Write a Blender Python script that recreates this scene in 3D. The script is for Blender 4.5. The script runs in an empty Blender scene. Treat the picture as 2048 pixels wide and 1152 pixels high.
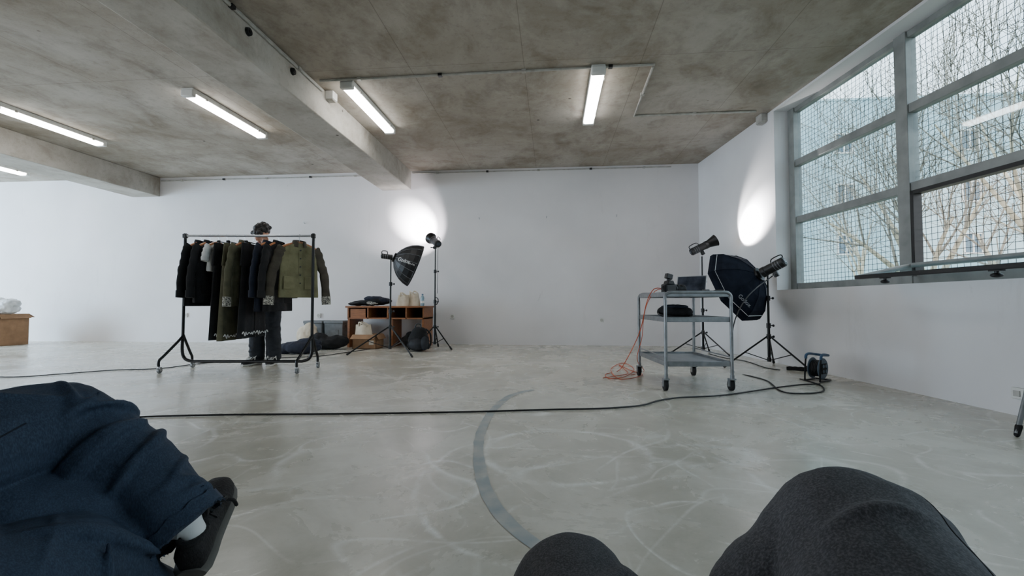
import bpy, bmesh, math, random
from mathutils import Vector as V, Matrix as M, noise as NZ
random.seed(7)
sc = bpy.context.scene; C = sc.collection
rad = math.radians; PI = math.pi
sin, cos = math.sin, math.cos
# ------------------------------------------------------------------ camera frame
PSI = rad(5.1); PIT = rad(1.97); HC = .78; FP = 900.0
RT = V((cos(PSI), sin(PSI), 0)); FW = V((-sin(PSI), cos(PSI), 0)); ZU = V((0, 0, 1))
DV = FW*cos(PIT)+ZU*sin(PIT); UV = -FW*sin(PIT)+ZU*cos(PIT)
CAM = V((0, 0, HC))
def ray(px, py): return RT*((px-1024)/FP)+UV*((576-py)/FP)+DV
def on_z(px, py, z=0.0):
    d = ray(px, py); return CAM+d*((z-HC)/d.z)
def on_y(px, py, y):
    d = ray(px, py); return CAM+d*(y/d.y)
def at(px, py, Z):
    d = ray(px, py); return CAM+d*(Z/d.dot(FW))
def cw(xc, Z, z): return RT*xc+FW*Z+V((0, 0, z))
# ------------------------------------------------------------------ helpers
def lin(c):
    r = []
    for x in c:
        x /= 255.0
        r.append(x/12.92 if x <= .04045 else ((x+.055)/1.055)**2.4)
    return (r[0], r[1], r[2], 1.0)
def mat(name, c1, c2=None, rough=.6, metal=0.0, scale=12.0, bump=0.0, bscale=60.0, detail=4.0, spec=.4, emit=0.0, trans=0.0, stretch=None):
    m = bpy.data.materials.new(name); m.use_nodes = True
    nt = m.node_tree; N = nt.nodes; b = N['Principled BSDF']
    if c2 is None: c2 = tuple(max(0, x*.86) for x in c1)
    tc = N.new('ShaderNodeTexCoord'); no = N.new('ShaderNodeTexNoise'); rp = N.new('ShaderNodeValToRGB')
    no.inputs['Scale'].default_value = scale; no.inputs['Detail'].default_value = detail
    src = tc.outputs['Object']
    if stretch:
        mp = N.new('ShaderNodeMapping'); mp.inputs['Scale'].default_value = stretch
        nt.links.new(src, mp.inputs['Vector']); src = mp.outputs['Vector']
    nt.links.new(src, no.inputs['Vector']); nt.links.new(no.outputs['Fac'], rp.inputs['Fac'])
    rp.color_ramp.elements[0].position = .32; rp.color_ramp.elements[1].position = .68
    rp.color_ramp.elements[0].color = lin(c2); rp.color_ramp.elements[1].color = lin(c1)
    nt.links.new(rp.outputs['Color'], b.inputs['Base Color'])
    b.inputs['Roughness'].default_value = rough; b.inputs['Metallic'].default_value = metal
    b.inputs['Specular IOR Level'].default_value = spec
    if trans: b.inputs['Transmission Weight'].default_value = trans
    if emit:
        nt.links.new(rp.outputs['Color'], b.inputs['Emission Color']); b.inputs['Emission Strength'].default_value = emit
    if bump:
        n2 = N.new('ShaderNodeTexNoise'); n2.inputs['Scale'].default_value = bscale; n2.inputs['Detail'].default_value = 3
        bp = N.new('ShaderNodeBump'); bp.inputs['Strength'].default_value = bump; bp.inputs['Distance'].default_value = .01
        nt.links.new(src, n2.inputs['Vector']); nt.links.new(n2.outputs['Fac'], bp.inputs['Height']); nt.links.new(bp.outputs['Normal'], b.inputs['Normal'])
    return m
def basis(d):
    d = d.normalized(); a = V((0, 0, 1)) if abs(d.z) < .9 else V((1, 0, 0))
    x = d.cross(a).normalized(); y = d.cross(x).normalized(); return x, y
class MB:
    def __init__(s): s.v = []; s.f = []
    def add(s, vs, fs):
        o = len(s.v); s.v += [V(v) for v in vs]; s.f += [[i+o for i in f] for f in fs]; return s
    def box(s, c, size, rz=0.0, rot=None):
        R = rot if rot is not None else M.Rotation(rz, 3, 'Z')
        c = V(c); h = [x/2 for x in size]
        vs = [c+R@V((sx*h[0], sy*h[1], sz*h[2])) for sx in (-1, 1) for sy in (-1, 1) for sz in (-1, 1)]
        return s.add(vs, [[0, 1, 3, 2], [4, 6, 7, 5], [0, 4, 5, 1], [2, 3, 7, 6], [0, 2, 6, 4], [1, 5, 7, 3]])
    def loft(s, rings, cap=True, closed=True):
        n = len(rings[0]); vs = [p for r in rings for p in r]; fs = []
        for i in range(len(rings)-1):
            for j in range(n if closed else n-1):
                k = (j+1) % n
                fs.append([i*n+j, i*n+k, (i+1)*n+k, (i+1)*n+j])
        if cap and closed:
            fs.append(list(range(n))[::-1]); fs.append([(len(rings)-1)*n+j for j in range(n)])
        return s.add(vs, fs)
    def cyl(s, p0, p1, r0, r1=None, n=14, cap=True):
        p0 = V(p0); p1 = V(p1); r1 = r0 if r1 is None else r1
        x, y = basis(p1-p0)
        ring = lambda p, r: [p+(x*cos(2*PI*i/n)+y*sin(2*PI*i/n))*r for i in range(n)]
        return s.loft([ring(p0, r0), ring(p1, r1)], cap)
    def tube(s, pts, r, n=8, closed=False):
        pts = [V(p) for p in pts]; k = len(pts)
        rr = r if isinstance(r, (list, tuple)) else [r]*k
        x = None; rings = []
        for i in range(k):
            if closed: d = pts[(i+1) % k]-pts[i-1]
            else: d = pts[min(i+1, k-1)]-pts[max(i-1, 0)]
            if d.length < 1e-9: d = V((0, 0, 1))
            d.normalize()
            if x is None: x, _ = basis(d)
            else:
                x = x-d*x.dot(d)
                if x.length < 1e-6: x, _ = basis(d)
                x.normalize()
            y = d.cross(x)
            rings.append([pts[i]+(x*cos(2*PI*j/n)+y*sin(2*PI*j/n))*rr[i] for j in range(n)])
        if closed: rings.append(rings[0]); return s.loft(rings, False)
        return s.loft(rings, True)
    def lathe(s, prof, n=20, mx=None, cap=True, ph=0.0):
        # profile (r, t) turned about local X axis
        rings = []
        for r, t in prof:
            rings.append([V((t, max(r, 1e-4)*cos(2*PI*i/n+ph), max(r, 1e-4)*sin(2*PI*i/n+ph))) for i in range(n)])
        if mx is not None: rings = [[mx@p for p in q] for q in rings]
        return s.loft(rings, cap)
    def lathez(s, prof, c=(0, 0, 0), n=20, cap=True):
        c = V(c)
        return s.loft([[c+V((max(r, 1e-4)*cos(2*PI*i/n), max(r, 1e-4)*sin(2*PI*i/n), z)) for i in range(n)] for r, z in prof], cap)
    def ell(s, c, r, rot=None, nu=16, nv=10):
        c = V(c); r = (r, r, r) if not isinstance(r, (tuple, list)) else r
        rings = []
        for j in range(nv+1):
            t = PI*j/nv; t = min(max(t, .02), PI-.02)
            ring = []
            for i in range(nu):
                p = V((r[0]*sin(t)*cos(2*PI*i/nu), r[1]*sin(t)*sin(2*PI*i/nu), -r[2]*cos(t)))
                if rot is not None: p = rot@p
                ring.append(c+p)
            rings.append(ring)
        return s.loft(rings, True)
    def cap(s, p0, p1, r0, r1=None):
        r1 = r0 if r1 is None else r1
        s.cyl(p0, p1, r0, r1, 20); s.ell(p0, r0); s.ell(p1, r1); return s
    def chain(s, pts, rr):
        for i in range(len(pts)-1): s.cap(pts[i], pts[i+1], rr[i], rr[i+1])
        return s
    def prism(s, poly, z0, z1):
        n = len(poly)
        return s.loft([[V((p[0], p[1], z0)) for p in poly], [V((p[0], p[1], z1)) for p in poly]], True)
    def build(s, name, m, parent=None, bevel=0.0, smooth=True, angle=38, remesh=0.0, disp=None, smo=0, fix=True):
        me = bpy.data.meshes.new(name); me.from_pydata([tuple(v) for v in s.v], [], s.f)
        if fix:
            bm = bmesh.new(); bm.from_mesh(me); bmesh.ops.recalc_face_normals(bm, faces=bm.faces); bm.to_mesh(me); bm.free()
        if smooth:
            me.shade_smooth()
            if not remesh: me.set_sharp_from_angle(angle=rad(angle))
        me.materials.append(m)
        o = bpy.data.objects.new(name, me); C.objects.link(o)
        if parent: o.parent = parent
        if remesh:
            q = o.modifiers.new('remesh', 'REMESH'); q.mode = 'VOXEL'; q.voxel_size = remesh; q.use_smooth_shade = True
        if smo:
            q = o.modifiers.new('smooth', 'SMOOTH'); q.iterations = smo; q.factor = .5
        if disp:
            for k, (st, size) in enumerate(disp):
                t = bpy.data.textures.new(name+'_tex', 'CLOUDS'); t.noise_scale = size; t.noise_depth = 2 if not remesh else 1
                q = o.modifiers.new('fold', 'DISPLACE'); q.texture = t; q.strength = st; q.mid_level = .5; q.texture_coords = 'LOCAL'
        if bevel:
            q = o.modifiers.new('bevel', 'BEVEL'); q.width = bevel; q.segments = 2; q.limit_method = 'ANGLE'; q.angle_limit = rad(40)
        return o
def tag(o, label=None, cat=None, group=None, kind=None):
    if label: o['label'] = label
    if cat: o['category'] = cat
    if group: o['group'] = group
    if kind: o['kind'] = kind
    return o
def empty(name, loc=(0, 0, 0), rz=0.0, label=None, cat=None, group=None, kind=None, rot=None):
    o = bpy.data.objects.new(name, None); C.objects.link(o); o.empty_display_size = .1
    o.location = V(loc); o.rotation_euler = rot if rot is not None else (0, 0, rz)
    return tag(o, label, cat, group, kind)
def crom(pts, k=6):
    pts = [V(p) for p in pts]; out = []
    for i in range(len(pts)-1):
        p0 = pts[max(i-1, 0)]; p1 = pts[i]; p2 = pts[i+1]; p3 = pts[min(i+2, len(pts)-1)]
        for j in range(k):
            t = j/k
            out.append(.5*((2*p1)+(p2-p0)*t+(2*p0-5*p1+4*p2-p3)*t*t+(3*p1-p0-3*p2+p3)*t**3))
    out.append(pts[-1]); return out
def text(body, size, m, name, parent, mx):
    cu = bpy.data.curves.new('txt', 'FONT'); cu.body = body; cu.size = size; cu.extrude = .001; cu.align_x = 'CENTER'; cu.align_y = 'CENTER'
    ob = bpy.data.objects.new('txt', cu); C.objects.link(ob)
    dg = bpy.context.evaluated_depsgraph_get(); dg.update()
    me = bpy.data.meshes.new_from_object(ob.evaluated_get(dg)); bpy.data.objects.remove(ob)
    me.transform(mx); me.materials.clear(); me.materials.append(m); me.name = name
    o = bpy.data.objects.new(name, me); C.objects.link(o); o.parent = parent; return o
def frame(o, ex, ez):
    ex = V(ex).normalized(); ez = V(ez).normalized(); ey = ez.cross(ex)
    return M(((ex.x, ey.x, ez.x, o[0]), (ex.y, ey.y, ez.y, o[1]), (ex.z, ey.z, ez.z, o[2]), (0, 0, 0, 1)))
def seam(obj, parent, paths, m, name='seam', r=.0022):
    # stitched seams that lie on the finished cloth surface
    dg = bpy.context.evaluated_depsgraph_get(); dg.update(); ev = obj.evaluated_get(dg)
    for pts in paths:
        out = []
        for p in crom(pts, 8):
            ok, l, n_, _ = ev.closest_point_on_mesh(p)
            if ok: out.append(l+n_*.0002)
        MB().tube(out, r, 6).build(name, m, parent)
# ------------------------------------------------------------------ materials
def nodes_of(name):
    m = bpy.data.materials.new(name); m.use_nodes = True; return m, m.node_tree, m.node_tree.nodes, m.node_tree.nodes['Principled BSDF']
class G:   # little node-graph helper
    def __init__(s, nt): s.nt = nt; s.N = nt.nodes
    def l(s, a, b): s.nt.links.new(a, b)
    def obj(s): return s.N.new('ShaderNodeTexCoord').outputs['Object']
    def mp(s, vec, scale=(1, 1, 1), rot=(0, 0, 0), loc=(0, 0, 0)):
        n = s.N.new('ShaderNodeMapping'); n.inputs['Scale'].default_value = scale; n.inputs['Rotation'].default_value = rot; n.inputs['Location'].default_value = loc
        s.l(vec, n.inputs['Vector']); return n.outputs['Vector']
    def noise(s, vec, scale, detail=6, rough=.55, dist=0):
        n = s.N.new('ShaderNodeTexNoise'); n.inputs['Scale'].default_value = scale; n.inputs['Detail'].default_value = detail
        n.inputs['Roughness'].default_value = rough; n.inputs['Distortion'].default_value = dist
        s.l(vec, n.inputs['Vector']); return n.outputs['Fac']
    def ramp(s, fac, stops):
        n = s.N.new('ShaderNodeValToRGB'); cr = n.color_ramp
        while len(cr.elements) < len(stops): cr.elements.new(.5)
        for e, (p, c) in zip(cr.elements, stops):
            e.position = p; e.color = lin(c) if isinstance(c, tuple) else (c, c, c, 1)
        s.l(fac, n.inputs['Fac']); return n.outputs['Color']
    def mix(s, fac, a, b, mode='MIX'):
        n = s.N.new('ShaderNodeMix'); n.data_type = 'RGBA'; n.blend_type = mode
        if isinstance(fac, float): n.inputs[0].default_value = fac
        else: s.l(fac, n.inputs[0])
        for i, x in ((6, a), (7, b)):
            if isinstance(x, tuple): n.inputs[i].default_value = lin(x)
            else: s.l(x, n.inputs[i])
        return n.outputs[2]
    def math(s, op, a, b=None, c=None):
        n = s.N.new('ShaderNodeMath'); n.operation = op
        for i, x in enumerate((a, b, c)):
            if x is None: continue
            if isinstance(x, (int, float)): n.inputs[i].default_value = x
            else: s.l(x, n.inputs[i])
        return n.outputs[0]
    def bump(s, h, st, dist=.01):
        n = s.N.new('ShaderNodeBump'); n.inputs['Strength'].default_value = st; n.inputs['Distance'].default_value = dist
        s.l(h, n.inputs['Height']); return n.outputs['Normal']
    def sep(s, vec):
        n = s.N.new('ShaderNodeSeparateXYZ'); s.l(vec, n.inputs[0]); return n.outputs
def floor_material():
    m, nt, N, b = nodes_of('polished_concrete'); g = G(nt); o = g.obj()
    n1 = g.noise(o, .8, 9, .6, .4)
    col = g.ramp(n1, [(.3, (182, 177, 162)), (.5, (198, 193, 180)), (.7, (210, 206, 195))])
    n2 = g.noise(o, 1.6, 9, .66, .6)
    col = g.mix(g.ramp(n2, [(.44, 0.0), (.72, .75)]), col, (222, 219, 209))
    n3 = g.noise(g.mp(o, (1, 1, 1), (0, 0, 0), (5, 2, 0)), 3.2, 9, .68, .5)
    col = g.mix(g.ramp(n3, [(.44, 0.0), (.74, .55)]), col, (164, 157, 140))
    # thin curved scuffs: contour lines of slow noise fields, broken up by masks
    for k in range(10):
        nn = g.noise(g.mp(o, (1, 1.2, 1), (0, 0, k*.9), (k*7.3, k*3.1, 0)), .45+.05*k, 1.2, .4, .2)
        wdt = .0018+.0010*(k % 3); c0 = .43+.03*(k % 5)
        line = g.ramp(nn, [(c0, 0.0), (c0+wdt, .9), (c0+2.4*wdt, 0.0)])
        msk = g.ramp(g.noise(g.mp(o, (1, 1, 1), (0, 0, 0), (k*3, 1, 0)), 1.8, 8, .75), [(.46, 0.0), (.57, 1.0)])
        col = g.mix(g.math('MULTIPLY', line, msk), col, (240, 239, 233))
    for (px, py, r, w) in ((1130, 905, .42, .03), (1390, 900, .26, .08), (1180, 960, .75, .02), (760, 780, .7, .02)):
        c = on_z(px, py)
        x, y, z = g.sep(g.mp(o, (1, 1, 1), (0, 0, 0), (-c.x, -c.y, 0)))
        dd = g.math('SQRT', g.math('ADD', g.math('MULTIPLY', x, x), g.math('MULTIPLY', y, y)))
        dd = g.math('ADD', dd, g.math('MULTIPLY', g.noise(o, 3, 4), .12))
        band = g.math('SUBTRACT', 1.0, g.math('MINIMUM', g.math('DIVIDE', g.math('ABSOLUTE', g.math('SUBTRACT', dd, r+.06)), w), 1.0))
        msk = g.ramp(g.noise(o, 2.4, 9, .74, 1), [(.42, 0.0), (.60, .9)])
        col = g.mix(g.math('MULTIPLY', band, msk), col, (240, 239, 233))
    n5 = g.noise(o, 40, 3, .6)
    col = g.mix(g.ramp(n5, [(.62, 0.0), (.75, .25)]), col, (150, 144, 130))
    g.l(col, b.inputs['Base Color'])
    g.l(g.ramp(n2, [(.3, .17), (.7, .36)]), b.inputs['Roughness'])
    b.inputs['Specular IOR Level'].default_value = .55
    g.l(g.bump(n3, .04), b.inputs['Normal']); return m
def concrete(name, stops, dark, light, spots=True, lines=True):
    m, nt, N, b = nodes_of(name); g = G(nt); o = g.obj()
    n1 = g.noise(o, .7, 10, .66, .5)
    col = g.ramp(n1, stops)
    n2 = g.noise(g.mp(o, (1.3, .9, 1)), 2.0, 9, .68, .4)
    col = g.mix(g.ramp(n2, [(.48, 0.0), (.7, .6)]), col, dark)
    n3 = g.noise(o, 14, 8, .75)
    col = g.mix(g.ramp(n3, [(.52, 0.0), (.75, .45)]), col, dark)
    n4 = g.noise(g.mp(o, (1, 1, 1), (0, 0, 0), (4, 9, 0)), 1.3, 8, .68, .4)
    col = g.mix(g.ramp(n4, [(.52, 0.0), (.68, .55)]), col, light)
    if lines:
        x, y, z = g.sep(o)
        for co, per in ((x, 1.25), (y, 2.5)):
            fr = g.math('FRACT', g.math('DIVIDE', g.math('ADD', co, 100.3), per))
            ln = g.math('LESS_THAN', fr, .008/per)
            col = g.mix(g.math('MULTIPLY', ln, .35), col, tuple(int(c*.65) for c in dark))
    if spots:
        v = N.new('ShaderNodeTexVoronoi'); v.inputs['Scale'].default_value = 1.6; g.l(o, v.inputs['Vector'])
        col = g.mix(g.ramp(v.outputs['Distance'], [(.025, .8), (.04, 0.0)]), col, (60, 52, 44))
    g.l(col, b.inputs['Base Color']); b.inputs['Roughness'].default_value = .85; b.inputs['Specular IOR Level'].default_value = .25
    g.l(g.bump(n3, .3), b.inputs['Normal']); return m
def wall_material(name, a, c):
    m, nt, N, b = nodes_of(name); g = G(nt); o = g.obj()
    col = g.ramp(g.noise(o, .8, 6), [(.35, c), (.65, a)])
    n2 = g.noise(g.mp(o, (1, 1, .45)), 2.1, 9, .75, .6)
    col = g.mix(g.ramp(n2, [(.65, 0.0), (.71, .4)]), col, (178, 176, 172))
    n3 = g.noise(g.mp(o, (1.6, 1.6, .35), (0, 0, 0), (7, 7, 3)), 1.4, 7, .7, .3)
    col = g.mix(g.ramp(n3, [(.60, 0.0), (.72, .35)]), col, (196, 193, 190))
    g.l(col, b.inputs['Base Color']); b.inputs['Roughness'].default_value = .75; b.inputs['Specular IOR Level'].default_value = .25
    g.l(g.bump(g.noise(o, 9, 6, .6), .12), b.inputs['Normal']); return m
def denim(name, a, c, hi=.16, fs=620):
    m, nt, N, b = nodes_of(name); g = G(nt); o = g.obj()
    col = g.ramp(g.noise(o, 6, 7, .65, .4), [(.3, c), (.7, a)])
    fine = g.noise(g.mp(o, (1, 1, .3), (0, .5, .3)), fs, 2, .6)
    col = g.mix(g.ramp(fine, [(.40, 0.0), (.72, hi)]), col, tuple(min(255, int(x*1.6+16)) for x in a))
    g.l(col, b.inputs['Base Color']); b.inputs['Roughness'].default_value = .82; b.inputs['Specular IOR Level'].default_value = .25
    cr = g.noise(g.mp(o, (1.0, .5, 1.0), (.3, 0, .25)), 16, 2.0, .5, 1.0)
    g.l(g.bump(cr, .3, .012), b.inputs['Normal']); return m
def glass_material():
    m = bpy.data.materials.new('window_glass'); m.use_nodes = True; nt = m.node_tree; N = nt.nodes
    N.remove(N['Principled BSDF']); out = N['Material Output']
    t = N.new('ShaderNodeBsdfTransparent'); gl = N.new('ShaderNodeBsdfGlossy'); mx = N.new('ShaderNodeMixShader')
    g = G(nt); col = g.ramp(g.noise(g.obj(), 1.5, 3), [(.3, (228, 240, 244)), (.7, (240, 248, 250))]); g.l(col, t.inputs['Color'])
    gl.inputs['Roughness'].default_value = .03; mx.inputs[0].default_value = .06
    g.l(t.outputs[0], mx.inputs[1]); g.l(gl.outputs[0], mx.inputs[2]); g.l(mx.outputs[0], out.inputs['Surface']); return m
Mt = {}
Mt['floor'] = floor_material()
Mt['ceil'] = concrete('raw_concrete_ceiling', [(.3, (138, 128, 114)), (.48, (163, 155, 143)), (.68, (182, 176, 167))], (108, 95, 80), (194, 189, 180))
Mt['beam'] = concrete('pale_concrete_beam', [(.3, (162, 156, 145)), (.5, (181, 176, 167)), (.7, (194, 190, 183))], (130, 118, 102), (204, 201, 194), True, False)
Mt['wall'] = wall_material('white_plaster', (226, 223, 223), (217, 214, 214))
Mt['wall2'] = wall_material('white_plaster_right', (226, 225, 226), (217, 216, 217))
Mt['glass'] = glass_material()
Mt['winframe'] = mat('painted_window_frame', (146, 148, 145), (124, 126, 124), .45, .2, 6)
Mt['blackframe'] = mat('black_gasket', (26, 26, 27), (18, 18, 18), .5)
Mt['wire'] = mat('galvanised_wire', (52, 56, 56), (38, 41, 42), .6, .2)
Mt['black'] = mat('black_plastic', (24, 24, 26), (16, 16, 17), .45)
Mt['blackmetal'] = mat('black_painted_steel', (22, 22, 23), (15, 15, 15), .35, .3)
Mt['rubber'] = mat('dark_rubber', (30, 30, 31), (20, 20, 20), .8)
Mt['steel'] = mat('brushed_steel', (178, 180, 182), (150, 152, 155), .35, .85, 30, stretch=(1, 1, 8))
Mt['greymetal'] = mat('grey_painted_metal', (142, 145, 148), (120, 123, 126), .42, .55, 18)
Mt['shelf'] = mat('grey_sheet_metal', (162, 166, 170), (140, 144, 148), .38, .5, 9)
Mt['chrome'] = mat('chrome', (205, 207, 210), (180, 182, 185), .2, 1.0)
Mt['conduit'] = mat('grey_conduit', (184, 182, 176), (156, 153, 146), .6)
Mt['whiteplastic'] = mat('white_plastic', (226, 226, 222), (212, 212, 208), .45)
Mt['tube'] = mat('lit_diffuser', (255, 254, 250), (250, 250, 248), .4, emit=22.0)
Mt['bulb'] = mat('lit_flash_tube', (255, 252, 246), (255, 250, 242), .4, emit=40.0)
Mt['reflector'] = mat('bright_reflector', (210, 210, 212), (190, 190, 192), .25, .9)
Mt['softbox'] = mat('black_softbox_nylon', (24, 24, 27), (16, 16, 18), .5, bump=.2, bscale=25)
Mt['octabox'] = mat('navy_black_softbox_nylon', (30, 34, 45), (22, 25, 34), .9, bump=.25, bscale=12, spec=.08)
Mt['diffuser'] = mat('white_diffuser_cloth', (228, 228, 226), (215, 215, 213), .8)
Mt['letter'] = mat('white_lettering', (225, 225, 225), (210, 210, 210), .6)
Mt['letter2'] = mat('grey_lettering', (150, 152, 158), (136, 138, 144), .7)
Mt['rib'] = mat('grey_piping', (110, 112, 118), (84, 86, 90), .5)
Mt['wood'] = mat('orange_brown_wood', (154, 98, 57), (116, 71, 40), .45, 0, 9, .1, 40, 6, stretch=(1, 6, 6))
Mt['wooddark'] = mat('dark_wood_interior', (84, 50, 28), (60, 36, 20), .6)
Mt['hangerwood'] = mat('pale_hanger_wood', (196, 132, 88), (168, 106, 66), .4, 0, 25)
Mt['card'] = mat('cardboard', (160, 124, 92), (138, 106, 78), .85, 0, 8)
Mt['cream'] = mat('cream_canvas', (222, 210, 190), (196, 182, 160), .9, 0, 9, .3, 200)
Mt['blackcloth'] = mat('black_cloth', (25, 25, 27), (15, 15, 16), .9, 0, 10, .4, 30)
Mt['blackcloth2'] = mat('soft_black_cloth', (32, 32, 35), (22, 22, 24), .9, 0, 10, .4, 30)
Mt['navycloth'] = mat('navy_cloth', (32, 37, 52), (22, 26, 38), .9, 0, 10, .4, 30)
Mt['darkolive'] = mat('dark_olive_cloth', (92, 90, 70), (72, 70, 53), .9, 0, 10, .4, 30)
Mt['olive'] = mat('olive_cloth', (126, 123, 92), (106, 103, 75), .9, 0, 10, .4, 30)
Mt['brownolive'] = mat('brown_sleeve_cloth', (80, 74, 63), (62, 57, 49), .9, 0, 10, .4, 30)
Mt['paisley'] = mat('patterned_bandana_cloth', (186, 182, 170), (30, 30, 30), .9, 0, 70, detail=1)
Mt['whitecloth'] = mat('white_cloth', (228, 228, 226), (206, 206, 205), .9, 0, 8, .3, 30)
Mt['bluejean'] = denim('dark_blue_denim', (48, 59, 76), (34, 43, 57), .24, 480)
Mt['charjean'] = denim('charcoal_denim', (72, 72, 76), (53, 53, 57), .42, 420)
Mt['greyjean'] = denim('black_grey_denim', (46, 48, 53), (32, 34, 38))
Mt['stitch'] = mat('dark_stitching', (26, 33, 45), (20, 26, 36), .9)
Mt['stitch2'] = mat('charcoal_stitching', (46, 46, 49), (36, 36, 38), .9)
Mt['skin'] = mat('skin', (202, 152, 124), (184, 132, 106), .55, 0, 14)
Mt['hair'] = mat('dark_hair', (26, 21, 18), (14, 11, 9), .5, 0, 60, .6, 90)
Mt['eye'] = mat('eye', (40, 30, 26), (24, 18, 16), .2)
Mt['lips'] = mat('lips', (164, 96, 84), (150, 84, 74), .5)
Mt['cable'] = mat('black_cable', (22, 22, 24), (14, 14, 15), .5)
Mt['orange'] = mat('orange_cable', (206, 84, 36), (184, 70, 28), .5)
Mt['tape'] = mat('faded_grey_blue_paint', (146, 155, 159), (184, 183, 176), .5, 0, 9, detail=10)
Mt['crate'] = mat('grey_crate_plastic', (118, 122, 125), (102, 106, 108), .55)
Mt['blueplastic'] = mat('blue_plastic', (58, 90, 122), (48, 76, 104), .45)
Mt['slate'] = mat('slate_blue_plastic', (96, 112, 128), (78, 94, 110), .45)
Mt['screen'] = mat('laptop_screen', (66, 72, 84), (34, 38, 46), .15, 0, 14)
Mt['silver'] = mat('silver_aluminium', (186, 188, 192), (170, 172, 176), .35, .8)
Mt['water'] = mat('pale_blue_bottle', (186, 214, 226), (160, 196, 214), .1, trans=.6)
Mt['shoeblack'] = mat('black_suede', (40, 38, 39), (29, 28, 28), .85, 0, 30, .4, 160)
Mt['whiterubber'] = mat('white_rubber', (216, 214, 208), (196, 194, 188), .6)
Mt['blacksole'] = mat('dark_grey_rubber_sole', (104, 101, 96), (84, 82, 78), .7)
Mt['lace'] = mat('black_laces', (14, 14, 15), (8, 8, 9), .8)
Mt['bark'] = mat('pale_bark', (190, 180, 158), (150, 142, 122), .9, 0, 6, .5, 20)
Mt['twig'] = mat('grey_brown_twigs', (140, 134, 122), (112, 107, 98), .9)
Mt['facade'] = mat('pale_grey_blue_render_facade', (180, 202, 208), (166, 190, 197), .8, 0, .6)
Mt['pane'] = mat('grey_far_pane', (104, 122, 134), (86, 104, 116), .2)
Mt['ground'] = mat('asphalt_and_grass', (140, 140, 128), (110, 114, 96), .9, 0, 1.5)
Mt['plasticbag'] = mat('white_plastic_bag', (226, 226, 226), (196, 198, 200), .35, 0, 9)
Mt['label'] = mat('paper_label', (214, 206, 192), (200, 190, 176), .8)
# ------------------------------------------------------------------ room
D = 8.49; ZC = 3.36; TH = rad(6.0)
W0 = V((2.69, D, 0)); WD = V((sin(TH), -cos(TH), 0)); WN = V((cos(TH), sin(TH), 0))
def wl(s, z, d=0.0): return W0+WD*s+WN*d+V((0, 0, z))
def on_rw(px, py, d=0.0):
    r = ray(px, py); n = WN; t = ((W0+WN*d)-CAM).dot(n)/r.dot(n); return CAM+r*t
RWZ = -(PI/2-TH)   # rotation of a box whose x axis runs along WD
def wbox(mb, s0, s1, z0, z1, d0, d1):
    mb.prism([wl(s0, 0, d0).to_2d(), wl(s1, 0, d0).to_2d(), wl(s1, 0, d1).to_2d(), wl(s0, 0, d1).to_2d()], z0, z1); return mb
SEND = 11.8; TW = .30; S0 = 2.33; ZS = .955; ZT = 3.33
yb = wl(SEND, 0, TW).y
outer = [(-16, D+.2), (W0.x+.4, D+.2), tuple(wl(SEND, 0, TW).to_2d()), (-16, yb)]
tag(MB().prism(outer, -.2, 0).build('floor', Mt['floor']), kind='structure')
tag(MB().prism(outer, ZC, ZC+.3).build('ceiling', Mt['ceil']), kind='structure')
tag(MB().prism([(-16, D), (W0.x+.4, D), (W0.x+.4, D+.2), (-16, D+.2)], 0, ZC).build('wall_back', Mt['wall']), kind='structure')
w = MB(); wbox(w, 0, S0, 0, ZC, 0, TW); wbox(w, S0, SEND, 0, ZS, 0, TW); wbox(w, S0, SEND, ZT, ZC, 0, TW); wbox(w, 10.4, SEND, ZS, ZT, 0, TW)
tag(w.build('wall_right', Mt['wall2']), kind='structure')
tag(MB().prism([(-6.5, yb), (3.9, yb), (3.9, yb+.2), (-6.5, yb+.2)], 0, ZC).build('wall_rear_light_block', Mt['wall']), kind='structure')  # unseen partial wall, added to cut the fill light from behind
BM = MB()
tag(MB().box(((-3.31-2.73)/2, (D-3)/2, (2.99+ZC)/2), (.58, D+3, ZC-2.99)).build('trim_1', Mt['beam'], bevel=.012), 'nearer concrete ceiling beam running to the back wall', kind='structure')
tag(MB().box(((-8.62-8.01)/2, (D-3)/2, (2.97+ZC)/2), (.61, D+3, ZC-2.97)).build('trim_2', Mt['beam'], bevel=.012), 'farther left concrete ceiling beam', kind='structure')
# ------------------------------------------------------------------ window
win = empty('window_1', wl(S0, ZS, .2), 0, 'large steel framed window with wire grille and one open hopper sash', None, None, 'structure')
wi = M.Translation(-V(win.location))
def loc_build(mb, name, m, parent=win, **k):
    mb.v = [wi@v for v in mb.v]; return mb.build(name, m, parent, **k)
cols = [2.35, 4.02, 5.66, 7.25, 8.85, 10.38]; rows = [1.045, 1.86, 2.60, 3.31]  # columns past the view are unseen, continued to bring in light
fr = MB(); DW = .235
wbox(fr, cols[0]-.02, cols[0]+.095, ZS, ZT, DW-.05, DW+.05)
for s in cols[1:]: wbox(fr, s-.065, s+.065, ZS, ZT, DW-.05, DW+.055)
wbox(fr, cols[0]-.02, cols[-1], ZS, ZS+.085, DW-.04, DW+.055)
wbox(fr, cols[0]-.02, cols[-1], ZT-.06, ZT, DW-.03, DW+.05)
loc_build(fr, 'frame', Mt['winframe'], bevel=.004)
tr = MB()
for i in range(len(cols)-1):
    for z in rows[1:3]: wbox(tr, cols[i]+.055, cols[i+1]-.055, z-.042, z+.042, DW-.035, DW+.045)
loc_build(tr, 'transom', Mt['winframe'], bevel=.004)
for i in range(len(cols)-1):
    for j in range(3):
        if i == 1 and j == 0: continue
        z0 = rows[j]+(.0 if j == 0 else .04)-(.01 if j == 0 else 0); z1 = rows[j+1]-.03
        loc_build(wbox(MB(), cols[i]+.055, cols[i+1]-.055, z0, z1, DW+.005, DW+.011), 'pane', Mt['glass'])
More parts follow.
